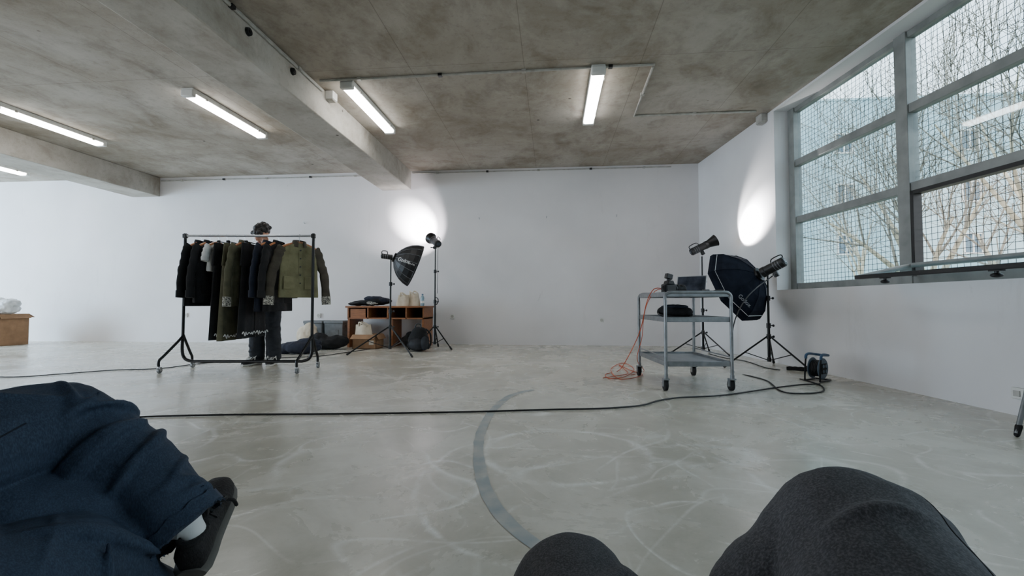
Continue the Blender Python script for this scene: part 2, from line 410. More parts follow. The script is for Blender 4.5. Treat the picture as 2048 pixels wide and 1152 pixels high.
gk = MB(); a, b_ = cols[1]+.065, cols[2]-.065
wbox(gk, a, a+.035, 1.03, 1.82, DW-.05, DW+.03); wbox(gk, b_-.035, b_, 1.03, 1.82, DW-.05, DW+.03); wbox(gk, a, b_, 1.785, 1.82, DW-.05, DW+.03)
loc_build(gk, 'opening_gasket', Mt['blackframe'])
# hopper sash hinged at the sill and lying open into the room
def sash_pt(s, t, h=0.0):   # t from hinge (0) to free edge (1)
    d = .17-.50*t; z = 1.13-.11*t+h; return wl(s, z, d)
s0, s1 = a+.02, b_-.02
def bar(mb, p, q, wd, ht):
    p = V(p); q = V(q); x = (q-p).normalized(); y = ZU.cross(x).normalized(); z = x.cross(y)
    ring = lambda c: [c+y*wd/2+z*ht/2, c-y*wd/2+z*ht/2, c-y*wd/2-z*ht/2, c+y*wd/2-z*ht/2]
    mb.loft([ring(p), ring(q)]); return mb
sa = MB(); bar(sa, sash_pt(s0, 0), sash_pt(s0, 1), .05, .04); bar(sa, sash_pt(s1, 0), sash_pt(s1, 1), .05, .04); bar(sa, sash_pt(s0, .02), sash_pt(s1, .02), .06, .04)
sash = loc_build(sa, 'hopper_sash', Mt['winframe'], bevel=.004)
loc_build(bar(MB(), sash_pt(s0-.02, 1), sash_pt(s1+.02, 1), .05, .036), 'sash_front_rail', Mt['blackframe'], sash, bevel=.004)
g1 = MB(); g1.loft([[sash_pt(s0, 0, .006), sash_pt(s1, 0, .006), sash_pt(s1, 1, .006), sash_pt(s0, 1, .006)], [sash_pt(s0, 0, .0), sash_pt(s1, 0, .0), sash_pt(s1, 1, .0), sash_pt(s0, 1, .0)]])
loc_build(g1, 'sash_pane', Mt['glass'], sash)
for s in (s0+.28, s1-.32):
    k = MB(); p = sash_pt(s, .99); k.cyl(p+ZU*(-.055), p+ZU*(-.015), .012); k.ell(p+ZU*(-.055), (.035, .03, .016)); k.box(p-ZU*.02, (.07, .04, .016), RWZ)
    loc_build(k, 'sash_handle', Mt['black'], sash)
gr = MB(); DG = .285
def wire(p, q, r=.0024): gr.cyl(p, q, r, r, 4, False)
s = cols[0]+.02
while s < 7.2: wire(wl(s, ZS+.05, DG), wl(s, ZT-.02, DG)); s += .055
z = ZS+.07
while z < ZT: wire(wl(cols[0], z, DG+.003), wl(7.2, z, DG+.003)); z += .055
loc_build(gr, 'wire_grille', Mt['wire'])
# ------------------------------------------------------------------ outdoors
tag(MB().box((25, 10, -.95), (60, 90, .3)).build('ground_outside', Mt['ground']), kind='structure')
bl = empty('apartment_building', (22, 27, -.8), 0, 'pale blue grey apartment block seen behind the bare trees outside', 'building')
MB().box((0, 5, 6.6), (28, 10, 13.2)).build('wall', Mt['facade'], bl)
MB().box((0, 5, 13.25), (28.1, 10.1, .12)).build('roof', Mt['facade'], bl)
for r_ in range(4):
    for c_ in range(8):
        x = -12+c_*3.3; z_ = 2.0+r_*2.9
        f_ = MB()
        for (bx, bz, sx, sz) in ((x-.47, z_, .07, 1.1), (x+.47, z_, .07, 1.1), (x, z_+.55, 1.02, .07), (x, z_-.55, 1.1, .09), (x, z_, .05, 1.04)): f_.box((bx, -.04, bz), (sx, .12, sz))
        wf = f_.build('window', Mt['whiteplastic'], bl)
        MB().box((x, -.01, z_), (.9, .04, 1.06)).build('pane', Mt['pane'], wf)
def tree(base, h, seed, label, r0=.16, lean=(0, 0)):
    rnd = random.Random(seed); root = empty('bare_tree', base, 0, label, 'tree', 'bare trees outside the window')
    T = MB(); B = MB()
    def grow(p, d, L, r, depth):
        n = 6; pts = [p]; q = V(p); dd = V(d)
        bend = V((rnd.uniform(-.07, .07), rnd.uniform(-.07, .07), rnd.uniform(.0, .09)))
        for i in range(n):
            dd = (dd+bend+V((rnd.uniform(-.03, .03), rnd.uniform(-.03, .03), 0))).normalized(); q = q+dd*L/n; pts.append(V(q))
        rr = [r*(1-.68*i/n) for i in range(n+1)]
        (T if depth < 2 else B).tube(pts, rr, 7 if depth < 2 else (5 if depth < 3 else 3))
        if depth >= 5: return
        k = [7, 5, 4, 3, 1][depth]
        for i in range(k):
            f = rnd.uniform(.35, 1.0)
            j = min(n, max(1, int(round(f*n)))); a = rnd.uniform(0, 2*PI); sp = rnd.uniform(.3, .75)
            x, y = basis(dd); nd = (dd*cos(sp)+(x*cos(a)+y*sin(a))*sin(sp)+V((0, 0, .08))).normalized()
            grow(pts[j], nd, L*rnd.uniform(.55, .80), max(.006, rr[j]*.6), depth+1)
    grow(V((0, 0, 0)), V((lean[0], lean[1], 1)).normalized(), h*.40, r0, 0)
    T.build('trunk', Mt['bark'], root, fix=False); B.build('branches', Mt['twig'], root, fix=False)
tree((8.4, 10.2, -.8), 8.5, 3, 'nearest pale trunked bare tree outside the window', .18, (-.25, 0))
tree((7.2, 7.0, -.8), 8.0, 11, 'bare tree at right edge of the window view', .15, (.05, .25))
tree((11.5, 18.5, -.8), 9.5, 5, 'thin farther bare tree before the pale building at left of the window', .12, (.1, -.1))
tree((17.5, 16.0, -.8), 10.5, 21, 'tall far bare tree between the two nearer ones', .14, (.1, 0))
# ------------------------------------------------------------------ ceiling lights and conduits
FL = [(.507, 5.54, 'lit fluorescent ceiling light nearest the window'), (-2.355, 5.62, 'lit fluorescent ceiling light just right of the nearer beam'),
      (-4.34, 5.64, 'lit fluorescent ceiling light just left of the nearer beam'), (-7.09, 5.73, 'lit fluorescent ceiling light beside the farther beam'),
      (-10.2, 7.1, 'lit fluorescent ceiling light past the farther beam at left edge')]
f0 = None
def copy_tree(o, parent=None):
    c = o.copy(); C.objects.link(c)
    if parent: c.parent = parent
    for ch in list(o.children): copy_tree(ch, c)
    return c
for (x, y, lb) in FL:
    if f0 is None:
        f0 = empty('fluorescent_light', (x, y, ZC), 0, lb, 'ceiling light', 'fluorescent ceiling lights')
        MB().box((0, 0, -.029), (.15, 1.42, .06)).build('housing', Mt['whiteplastic'], f0, bevel=.008)
        MB().loft([[V((.062, yy, -.058)), V((.07, yy, -.075)), V((.055, yy, -.1)), V((-.055, yy, -.1)), V((-.07, yy, -.075)), V((-.062, yy, -.058))] for yy in (-.66, .66)]).build('diffuser', Mt['tube'], f0)
        for sy in (-1, 1): MB().box((0, sy*.69, -.062), (.155, .06, .085)).build('end_cap', Mt['whiteplastic'], f0, bevel=.012)
        for sy in (-.5, .5): MB().box((.078, sy, -.055), (.012, .03, .03)).build('clip', Mt['conduit'], f0)
    else:
        o = copy_tree(f0); o.location = (x, y, ZC); o['label'] = lb
def conduit(pts, lb, r=.014, clips=True, m='conduit'):
    base = V(pts[0]); root = empty('conduit', base, 0, lb, 'conduit')
    P = [V(p)-base for p in pts]
    MB().tube([q for i in range(len(P)-1) for q in (P[i], P[i].lerp(P[i+1], .5))]+[P[-1]], r, 8).build('pipe', Mt[m], root)
    if clips:
        for i in range(len(P)-1):
            L = (P[i+1]-P[i]).length; n = max(1, int(L/.9))
            for k in range(n):
                q = P[i].lerp(P[i+1], (k+.5)/n); MB().box(q, (.045, .045, .03)).build('clip', Mt['black'] if k % 2 else Mt['conduit'], root)
zc = ZC-.016
conduit([on_z(640, 162, zc), on_z(1310, 129, zc)], 'long grey conduit crossing the ceiling between two lights')
conduit([on_z(1306, 133, zc), on_z(1268, 232, zc), on_z(1512, 223, zc)], 'grey conduit turning across the ceiling toward the window corner')
conduit([V((-2.73+.016, 2.0, ZC-.05)), V((-2.73+.016, 5.05, ZC-.05))], 'grey conduit along the top of the nearer beam')
conduit([V((-2.70, D-.016, 3.31)), V((2.2, D-.016, 3.31))], 'conduit along the top of the back wall right of the beam', .011)
conduit([V((-7.98, D-.016, 3.29)), V((-3.4, D-.016, 3.29))], 'conduit along the top of the back wall between the two beams', .011)
def jbox(p, sz, lb, rz=0, m='whiteplastic'):
    r = empty('junction_box', p, rz, lb, 'junction box')
    MB().box((0, 0, 0), sz).build('housing', Mt[m], r, bevel=.008); MB().box((0, 0, -sz[2]/2-.006), (sz[0]*.8, sz[1]*.8, .012)).build('cover', Mt['conduit'], r, bevel=.003)
jbox((-2.73+.049, 5.2, ZC-.049), (.1, .12, .1), 'pale junction box where conduit meets the nearer beam')
jbox(on_rw(1523, 235, -.044), (.14, .09, .16), 'grey junction box on the wall beside the window top', RWZ, 'conduit')
for (yy, lb) in ((3.75, 'dark round cable outlet on the nearer beam closest to camera'), (4.45, 'dark round cable outlet farther along the nearer beam')):
    r = empty('cable_outlet', (-2.73, yy, ZC-.13), 0, lb, 'cable outlet')
    MB().cyl((0, 0, 0), (.025, 0, 0), .038, .034, 16).build('housing', Mt['rubber'], r); MB().cyl((.02, 0, 0), (.035, 0, 0), .022, .018, 12).build('plug', Mt['black'], r)
SK = [(905, 633, 'white wall socket right of the black tripod stand'), (1203, 640, 'white wall socket in the empty middle of the back wall'), (638, 631, 'white wall socket above the grey crates'), (372, 630, 'white wall socket behind the left end of the clothes rack')]
for px, py, lb in SK:
    p = on_y(px, py, D); r = empty('wall_socket', p, 0, lb, 'wall socket', 'wall sockets on the back wall')
    MB().box((0, -.012, 0), (.085, .024, .085)).build('plate', Mt['whiteplastic'], r, bevel=.006)
    MB().lathe([(.028, 0), (.028, .004), (.02, .002)], 18, M.Rotation(-PI/2, 4, 'Z')@M.Translation((.024, 0, 0))).build('insert', Mt['conduit'], r)
HK = [(959, 438, 'small dark wall hook leftmost of three on the empty wall'), (1093, 436, 'small dark wall hook middle of three on the empty wall'), (1233, 433, 'small dark wall hook rightmost of three on the empty wall'), (610, 447, 'small dark wall hook above the clothes rack')]
for px, py, lb in HK:
    p = on_y(px, py, D); r = MB().tube([p+V((0, 0, 0)), p+V((0, -.035, 0)), p+V((0, -.04, .012)), p+V((0, -.04, .03))], .006, 8).build('wall_hook', Mt['steel']); tag(r, lb, 'wall hook', 'wall hooks on the back wall')
p = on_rw(2041, 787); r = empty('wall_socket', p, RWZ, 'small white socket low on the window wall', 'wall socket')
MB().box((0, .0-.012, 0), (.08, .024, .08)).build('plate', Mt['whiteplastic'], r, bevel=.006); MB().box((0, -.026, 0), (.04, .01, .04)).build('insert', Mt['conduit'], r)
# floor marking
arc = crom([on_z(*q, .0015) for q in ((1066, 779), (1020, 792), (985, 822), (963, 862), (957, 900), (964, 955), (985, 1005), (1020, 1048), (1070, 1088), (1135, 1128), (1230, 1180))], 8)
l_, r_ = [], []
for i, p in enumerate(arc):
    d = (arc[min(i+1, len(arc)-1)]-arc[max(i-1, 0)]).normalized(); n = V((-d.y, d.x, 0)); wv = .029+.006*NZ.noise(p*9)
    l_.append(p+n*wv); r_.append(p-n*wv)
mb = MB(); n = len(arc); mb.add(l_+r_, [[i, i+1, n+i+1, n+i] for i in range(n-1)])
tag(mb.build('floor_marking', Mt['tape']), 'faded grey blue curved line painted on the concrete floor', 'floor line')
# ------------------------------------------------------------------ clothes rack
RX, RZ_ = -3.095, 5.28; RAILZ = 1.575
rack = empty('clothes_rack', cw(RX, RZ_, 0), PSI, 'black tubular rolling clothes rack with a silver top rail', 'clothes rack')
MB().tube([(-.77, 0, RAILZ), (.77, 0, RAILZ)], .014, 10).build('top_rail', Mt['steel'], rack)
for s in (-1, 1):
    MB().tube([(s*.755, 0, RAILZ+.03), (s*.755, 0, .40)], .017, 10).build('upright', Mt['blackmetal'], rack)
    MB().box((s*.755, 0, RAILZ), (.045, .045, .05)).build('corner_joint', Mt['blackmetal'], rack, bevel=.006)
MB().tube(crom([(-.755, 0, .42), (-.76, 0, .25), (-.735, 0, .15), (-.66, 0, .11), (-.5, 0, .105), (.5, 0, .105), (.66, 0, .11), (.735, 0, .15), (.76, 0, .25), (.755, 0, .42)], 6), .018, 10).build('base_rail', Mt['blackmetal'], rack)
for (fx, fy, ux) in ((-.85, -.23, -.755), (-.81, .24, -.755), (.705, -.26, .755), (.74, .2, .755)):
    MB().tube(crom([(ux, 0, .43), (ux, fy*.1, .38), (ux*.25+fx*.75, fy*.75, .2), (fx, fy*.98, .14), (fx, fy, .075)], 5), .015, 10).build('leg', Mt['blackmetal'], rack)
    cs = MB(); cs.cyl((fx, fy, .075), (fx, fy, .06), .012); cs.box((fx, fy+.004, .062), (.036, .03, .006)); cs.box((fx-.016, fy+.012, .045), (.004, .03, .045)); cs.box((fx+.016, fy+.012, .045), (.004, .03, .045))
    co = cs.build('castor', Mt['steel'], rack)
    MB().cyl((fx-.013, fy+.014, .03), (fx+.013, fy+.014, .03), .03, .03, 18).build('wheel', Mt['greymetal'], co, bevel=.003)
def rail_pt(px): return (px-1024)/FP*RZ_
def hook_pos(px): return cw(rail_pt(px), RZ_, RAILZ+.014)
def hanger(px, phi, lb, clip=False):
    r = empty('clothes_hanger', hook_pos(px), PSI+phi, lb, 'hanger', 'hangers on the clothes rack')
    hk = [(0, 0, -.1), (0, 0, -.045)]+[(0.0, .019*sin(a), -.014-.019*cos(a)) for a in [rad(x) for x in range(0, 271, 30)]]
    MB().tube(hk, .0028, 6).build('hook', Mt['chrome'], r)
    if clip:
        MB().tube([(-.17, 0, -.1), (.17, 0, -.1)], .006, 8).build('bar', Mt['blackmetal'], r)
        for s in (-1, 1): MB().box((s*.14, 0, -.115), (.03, .03, .06)).build('clip', Mt['blackmetal'], r, bevel=.004)
    else:
        pts = crom([(-.205, 0, -.165), (-.13, 0, -.128), (-.04, 0, -.1), (0, 0, -.095), (.04, 0, -.1), (.13, 0, -.128), (.205, 0, -.165)], 4)
        mb = MB(); rings = []
        for q in pts: rings.append([q+V((0, .011*cos(t), .014*sin(t))) for t in [2*PI*i/8 for i in range(8)]])
        mb.loft(rings); mb.build('arms', Mt['hangerwood'], r)
    return r
def ringpts(hw, hd, z, n=36, amp=0.0, fr=5, ph=0.0, cx=0.0, cy=0.0, pw=.72):
    out = []
    for i in range(n):
        t = 2*PI*i/n; c_, s_ = cos(t), sin(t)
        x = hw*math.copysign(abs(c_)**pw, c_); y = hd*math.copysign(abs(s_)**pw, s_)
        y += amp*sin(fr*t+ph)*(.4+.6*abs(s_)); x += amp*.3*sin(fr*t*1.3+ph)
        out.append(V((cx+x, cy+y, z)))
    return out
def jacket(px, phi, lb, body, sleeve=None, cuffm=None, L=.74, hw=.235, hd=.034, sl=.58, spread=.05, seed=0, cat='jacket', pockets=True, short=False, collarm=None, shw=1.0):
    sleeve = sleeve or body; rnd = random.Random(seed); ph = rnd.uniform(0, 6)
    r = empty(cat.replace(' ', '_'), hook_pos(px), PSI+phi, lb, cat, 'clothes hanging on the rack')
    mb = MB(); rings = []
    for z, w_, d_, am in ((-.105, .055, .04, 0), (-.118, .085, .042, 0), (-.14, .14*shw, .042, 0), (-.17, .195*shw, .042, .001), (-.21, .215*shw, hd, .003), (-.3, hw*.95, hd, .006), (-.45, hw*.97, hd, .010), (-.6, hw, hd*1.05, .013), (-.1-L+.02, hw*1.03, hd*1.1, .015), (-.1-L, hw*1.02, hd*1.05, .015)):
        if z < -.1-L: continue
        rings.append(ringpts(w_, d_, z, 48, am, 6, ph+z*1.5))
    mb.loft(rings); mb.build('body', body, r)
    for s in (-1, 1):
        P = [V((s*.185*shw, 0, -.165)), V((s*.225*shw, 0, -.22)), V((s*(.245*shw+spread*.3), .004*s, -.35)), V((s*(.255*shw+spread*.7), 0, -.48)), V((s*(.26*shw+spread), -.006, -.16-sl))]
        if short: P = [V((s*.185*shw, 0, -.165)), V((s*.215*shw, 0, -.2)), V((s*.25*shw, 0, -.27)), V((s*.265*shw, 0, -.33))]
        path = crom(P, 5); mb = MB(); rings = []
        for i, q in enumerate(path):
            t = i/(len(path)-1); a_ = .062-.012*t; b2 = .03
            d = (path[min(i+1, len(path)-1)]-path[max(i-1, 0)]).normalized(); ux = d.cross(V((0, 1, 0))).normalized()
            wr = 1+.09*sin(i*1.9+seed)
            rings.append([q+ux*a_*wr*cos(2*PI*k/14)+V((0, 1, 0))*b2*wr*sin(2*PI*k/14) for k in range(14)])
        mb.loft(rings); so = mb.build('sleeve', sleeve, r, angle=60)
        if not short:
            c0, c1 = path[-3].lerp(path[-1], .2), path[-1]+(path[-1]-path[-3]).normalized()*.004
            d = (c1-c0).normalized(); ux = d.cross(V((0, 1, 0))).normalized()
            MB().loft([[q+ux*.056*cos(2*PI*k/14)+V((0, 1, 0))*.034*sin(2*PI*k/14) for k in range(14)] for q in (c0, c1)]).build('cuff', cuffm or sleeve, so)
    if not short:
        cm = collarm or body
        mb = MB(); cp = []
        for k in range(13):
            a = -PI*.5+.35+(2*PI-.7)*k/12; cp.append(V((.066*cos(a), .048*sin(a), -.105+.018*sin(a))))
        rings = []
        for q in cp:
            o_ = V((q.x, q.y, 0)).normalized(); rings.append([q+V((0, 0, .03)), q+V((0, 0, .03))+o_*.008, q+o_*.024+V((0, 0, -.03)), q+o_*.012+V((0, 0, -.034))])
        mb.loft(rings); mb.build('collar', cm, r)
        zz = -.13; n = 9
        pl = MB(); pl.loft([[V((-.018, -hd-.006-.006*(i/n), z)), V((.018, -hd-.006-.006*(i/n), z)), V((.018, -hd+.01, z)), V((-.018, -hd+.01, z))] for i, z in enumerate([zz-(L-.035)*k/n for k in range(n+1)])]).build('placket', body, r)
        for k in range(5): MB().cyl((0, -hd-.020, -.19-k*(L-.16)/5), (0, -hd-.006, -.19-k*(L-.16)/5), .008, .008, 10).build('button', Mt['blackmetal'], r)
        if pockets:
            for s in (-1, 1):
                MB().box((s*.115, -hd-.008, -L+.07), (.13, .016, .15)).build('pocket', body, r, bevel=.006)
    return r
def trousers(px, phi, lb, m, L=1.08, hw=.19, lw=.125, stitch=False, seed=0):
    rnd = random.Random(seed); ph = rnd.uniform(0, 6)
    r = empty('trousers', hook_pos(px), PSI+phi, lb, 'trousers', 'clothes hanging on the rack')
    MB().loft([ringpts(hw*.9, .026, z, 32, .002, 4, ph) for z in (-.12, -.14, -.165)]).build('waistband', m, r)
    MB().loft([ringpts(hw*(.92+.1*t), .028+.008*t, -.163-.22*t, 32, .004*t, 5, ph) for t in (0, .25, .5, .75, 1)]).build('hips', m, r)
    for s in (-1, 1):
        rings = []
        for i in range(10):
            t = i/9; rings.append(ringpts(lw*(.82+.22*t), .033, -.36-(L-.26)*t, 28, .004+.010*t, 4, ph+s, s*(.098+.03*t)))
        lg = MB().loft(rings).build('leg', m, r)
        if stitch:
            pts = []
            for k in range(33):
                u_ = k/32; pts.append(V((s*.128+(-.5+u_)*.24, -.046-.006*sin(4*u_*PI), -.1-L+.05+.016*sin(u_*9*PI)+.008*sin(u_*23))))
            MB().tube(crom(pts, 2), .0048, 5).build('embroidery', Mt['letter'], lg)
    return r
HP = rad(88)
hanger(400, HP, 'wooden hanger holding the leftmost black jacket')
jacket(400, HP, 'leftmost long black jacket on the rack', Mt['blackcloth'], L=.74, seed=1)
hanger(418, HP, 'wooden hanger holding the second black jacket from the left')
jacket(418, HP, 'plain black jacket between the leftmost one and the white shirt', Mt['blackcloth2'], L=.70, seed=2)
hanger(435, HP, 'wooden hanger holding the white shirt')
jacket(435, HP, 'white short sleeved shirt squeezed between black garments', Mt['whitecloth'], L=.34, hw=.18, hd=.026, seed=3, cat='shirt', short=True, shw=.84)
hanger(452, HP, 'black clip hanger holding the black trousers', True)
trousers(452, HP, 'wide black trousers with white squiggle stitched round the hem, left of the olive pair', Mt['blackcloth'], 1.12, hw=.24, lw=.14, stitch=True, seed=4)
hanger(470, HP, 'black clip hanger holding the dark olive trousers', True)
trousers(470, HP, 'dark olive wide trousers with white squiggle hem', Mt['darkolive'], 1.13, hw=.23, lw=.14, stitch=True, seed=5)
hanger(488, HP, 'wooden hanger holding the dark olive jacket')
jacket(488, HP, 'dark olive jacket with patterned cuffs in the middle of the rack', Mt['darkolive'], cuffm=Mt['paisley'], L=.74, sl=.68, seed=6)
hanger(505, HP, 'black clip hanger beside the raised hand', True)
trousers(505, HP, 'black trousers with white squiggle hem right of the dark olive jacket', Mt['blackcloth2'], 1.10, hw=.23, stitch=True, seed=7)
hanger(536, HP, 'wooden hanger holding the navy jacket')
jacket(536, HP, 'navy jacket hanging right of the raised hand', Mt['navycloth'], L=.80, hw=.25, seed=8, cuffm=Mt['navycloth'])
hanger(556, rad(84), 'wooden hanger holding the long black coat')
jacket(556, rad(84), 'black coat behind the olive and brown jacket', Mt['blackcloth'], L=.80, hw=.25, seed=9)
hanger(597, rad(44), 'wooden hanger holding the olive and brown jacket')
jacket(597, rad(44), 'olive jacket with brown sleeves and patterned cuffs facing the room at right end of rack', Mt['olive'], Mt['brownolive'], Mt['paisley'], L=.64, hw=.22, sl=.66, spread=.08, seed=10, collarm=Mt['brownolive'], shw=.94)
# ------------------------------------------------------------------ people
def add_head(mb, c, R):
    c = V(c)
    def e(p, r): mb.ell(c+R@V(p), r, R, 16, 12)
    e((0, .012, .028), (.076, .096, .090)); e((0, -.03, -.04), (.058, .068, .07)); e((0, -.055, -.085), (.03, .03, .025))
    mb.cap(c+R@V((0, -.096, .012)), c+R@V((0, -.113, -.022)), .009, .014)
    for s in (-1, 1):
        e((s*.03, -.08, .028), (.022, .012, .008)); e((s*.05, -.06, -.02), (.02, .022, .02)); e((s*.077, .01, -.01), (.01, .02, .032))
    e((0, -.091, -.055), (.022, .01, .006)); e((0, -.089, -.066), (.02, .01, .006))
def face_parts(root, c, R):
    c = V(c)
    for s in (-1, 1): MB().ell(c+R@V((s*.031, -.083, .008)), (.012, .01, .007), R).build('eye', Mt['eye'], root)
    MB().ell(c+R@V((0, -.098, -.06)), (.023, .005, .008), R).build('mouth', Mt['lips'], root)
def hand(mb, wrist, d, up, curl=.5, thumb=1):
    d = V(d).normalized(); up = V(up); up = (up-d*up.dot(d)).normalized(); sd = d.cross(up); w_ = V(wrist)
    rot = M((sd, d, up)).transposed()
    mb.ell(w_+d*.045, (.042, .055, .018), rot)
    for i, (o_, L) in enumerate(((-.03, .066), (-.01, .076), (.011, .072), (.03, .056))):
        p = w_+d*.085+sd*o_; q = p; dd = V(d); ax = sd
        for k, f in enumerate((.45, .32, .23)):
            dd = (M.Rotation(-curl*(.7+.5*k), 3, ax)@dd); q2 = q+dd*L*f; mb.cap(q, q2, .0092-.0008*k, .0086-.0008*k); q = q2
    t0 = w_+d*.025+sd*(-.034*thumb); t1 = t0+d*.03+sd*(-.022*thumb)-up*.012; t2 = t1+d*.03-up*.014
    mb.cap(t0, t1, .013, .011); mb.cap(t1, t2, .011, .009)
def folds(mb, p0, p1, r0, r1, n, seed, face, span=75, thick=.013, slant=.6):
    # cloth folds that wrap part way round a limb from p0 to p1
    rnd = random.Random(seed); p0 = V(p0); p1 = V(p1); d = (p1-p0); L = d.length; d.normalize()
    u = V(face); u = (u-d*u.dot(d)).normalized(); w = d.cross(u)
    for i in range(n):
        t0 = (i+.5)/n+rnd.uniform(-.35, .35)/n; c0 = rad(rnd.uniform(-50, 50)); sp = rad(span*rnd.uniform(.45, 1.0)); sl = rnd.uniform(-slant, slant)
        th = thick*rnd.uniform(.5, 1.25); pts = []; rr = []; m_ = 14
        for k in range(m_+1):
            f = k/m_; an = c0+(f-.5)*2*sp; t = t0+sl*(f-.5)*.35/max(L, .1)*.5+.06*sin(f*5+i)/max(1, L*8)
            r = r0+(r1-r0)*t
            pts.append(p0+d*L*t+(u*cos(an)+w*sin(an))*(r-.002)); rr.append(max(.0015, th*sin(PI*(k+.4)/(m_+.8))))
        mb.tube(pts, rr, 8)
def shoe(parent, mx, um, sm, lacem):
    # low sneaker: local -y is the toe, z is up; rounded toe box, padded collar, tongue, laces, thick sole
    sect = [(.0, .026, .082), (.012, .035, .090), (.05, .039, .088), (.085, .039, .086), (.115, .041, .082), (.15, .044, .070), (.19, .048, .058), (.225, .047, .052), (.255, .041, .046), (.275, .030, .038), (.285, .016, .028)]
    def ring(y, hw, h, z0, n=24):
        out = []
        for i in range(n):
            t = 2*PI*i/n; c_, s_ = cos(t), sin(t)
            x = hw*math.copysign(abs(c_)**.65, c_); z = z0+(h-z0)*(.5+.5*math.copysign(abs(s_)**.8, s_))
            if s_ > 0: x *= 1-.30*s_*(1 if y < .2 else .5)
            out.append(mx@V((x, -y+.06, z)))
        return out
    u = MB().loft([ring(y, hw, h+.012, .016) for y, hw, h in sect]).build('shoe', um, parent, angle=80)
    MB().loft([ring(y+(-.005 if i == 0 else (.005 if i == len(sect)-1 else 0)), hw+.006, .028, 0) for i, (y, hw, h) in enumerate(sect)]).build('sole', sm, u)
    MB().tube([mx@V((.028*cos(t), .018+.038*sin(t), .099+.005*sin(t))) for t in [2*PI*i/20 for i in range(20)]], .008, 8, True).build('collar', um, u)
    for s in (-1, 1):
        MB().loft([[mx@V((s*x, -y+.06, z)) for x, y, z in q] for q in ([(.012, .10, .103), (.036, .10, .082), (.038, .10, .076), (.012, .10, .097)], [(.013, .15, .085), (.040, .15, .066), (.042, .15, .060), (.013, .15, .079)], [(.012, .185, .072), (.030, .185, .062), (.032, .185, .056), (.012, .185, .066)])]).build('eyestay', um, u)
    lc = MB()
    for k in range(5):
        y = .103+k*.019; h = .111-.0085*k; w_ = .028
        lc.tube(crom([mx@V((-w_, -y+.06, h-.014)), mx@V((-.012, -y-.004+.06, h)), mx@V((.012, -y-.010+.06, h)), mx@V((w_, -y-.014+.06, h-.016))], 3), .0046, 6)
    for s in (-1, 1):
        lc.tube(crom([mx@V((0, -.1+.06, .112)), mx@V((s*.020, -.1+.06, .130)), mx@V((s*.048, -.118+.06, .114)), mx@V((s*.046, -.150+.06, .092)), mx@V((s*.010, -.112+.06, .11))], 4), .0042, 6)
        lc.tube(crom([mx@V((0, -.1+.06, .112)), mx@V((s*.034, -.12+.06, .114)), mx@V((s*.060, -.15+.06, .082)), mx@V((s*.064, -.17+.06, .040))], 4), .0042, 6)
    lc.build('laces', lacem, u)
    MB().loft([[mx@V((sx, -y+.06, z)) for sx, y, z in q] for q in ([(-.024, .078, .108), (.024, .078, .108), (.026, .083, .132), (-.026, .083, .132)], [(-.02, .19, .068), (.02, .19, .068), (.02, .19, .073), (-.02, .19, .073)])]).build('tongue', um, u)
    return u
# standing person behind the rack
PR = empty('person', cw(-3.17, 5.80, 0), PSI, 'person in dark jeans standing behind the clothes rack, hand raised to the rail', 'person')
hc = V((-.04, -.04, 1.662)); HR = M.Rotation(rad(-16), 3, 'Z')@M.Rotation(rad(30), 3, 'X')
bd = MB(); add_head(bd, hc, HR)
bd.cap((0, .015, 1.42), (-.025, -.005, 1.60), .058, .05)
bd.ell((0, 0, .98), (.155, .10, .12)); bd.ell((0, 0, 1.13), (.14, .095, .15)); bd.ell((0, .005, 1.31), (.165, .11, .17)); bd.cap((-.16, .01, 1.42), (.16, .01, 1.42), .055)
for s in (-1, 1): bd.chain([V((s*.09, 0, .93)), V((s*.10, -.015, .5)), V((s*.10, .02, .09))], [.085, .058, .04])
AL = [V((.185, .01, 1.415)), V((.245, -.17, 1.24)), V((.22, -.40, 1.45))]; AR = [V((-.185, .01, 1.415)), V((-.25, .03, 1.13)), V((-.26, -.1, .9))]
bd.chain(AL, [.05, .04, .028]); bd.chain(AR, [.05, .04, .028])
hand(bd, (.22, -.42, 1.475), (0, -.35, .94), (0, -.94, -.35), .55, 1); hand(bd, AR[2]+V((0, -.01, -.02)), (0, -.25, -.95), (-1, 0, 0), .35, 1)
bd.build('body', Mt['skin'], PR, remesh=.007, smo=3)
face_parts(PR, hc, HR)
hr = MB(); hr.ell(hc+HR@V((0, .03, .05)), (.086, .10, .09), HR)
for k in range(60):
    a = random.uniform(0, 2*PI); e_ = random.uniform(.0, 1.45); q = V((.084*cos(a)*cos(e_), .03+.10*sin(a)*cos(e_), .05+.088*sin(e_)))
    if q.y < -.05 and q.z < .07: continue
    hr.ell(hc+HR@q, random.uniform(.014, .026))
for k in range(9): hr.ell(hc+HR@V((-.068+.017*k, -.085+.003*abs(k-4), .058+.014*sin(k*2.2))), .022)
hr.build('hair', Mt['hair'], PR, remesh=.007, smo=2)
sh = MB(); sh.ell((0, 0, 1.0), (.172, .118, .14)); sh.ell((0, 0, 1.14), (.16, .115, .16)); sh.ell((0, .005, 1.31), (.182, .126, .17)); sh.cap((-.165, .01, 1.415), (.165, .01, 1.415), .066); sh.cyl((0, .012, 1.4), (-.01, .006, 1.49), .075, .062)
sh.chain([AL[0], AL[1], AL[1].lerp(AL[2], .9)], [.064, .054, .04]); sh.chain([AR[0], AR[1], AR[1].lerp(AR[2], .9)], [.064, .054, .04])
sh.build('sweater', Mt['navycloth'], PR, remesh=.009, smo=3, disp=[(.016, .09)])
tr = MB(); tr.ell((0, 0, .95), (.17, .12, .12))
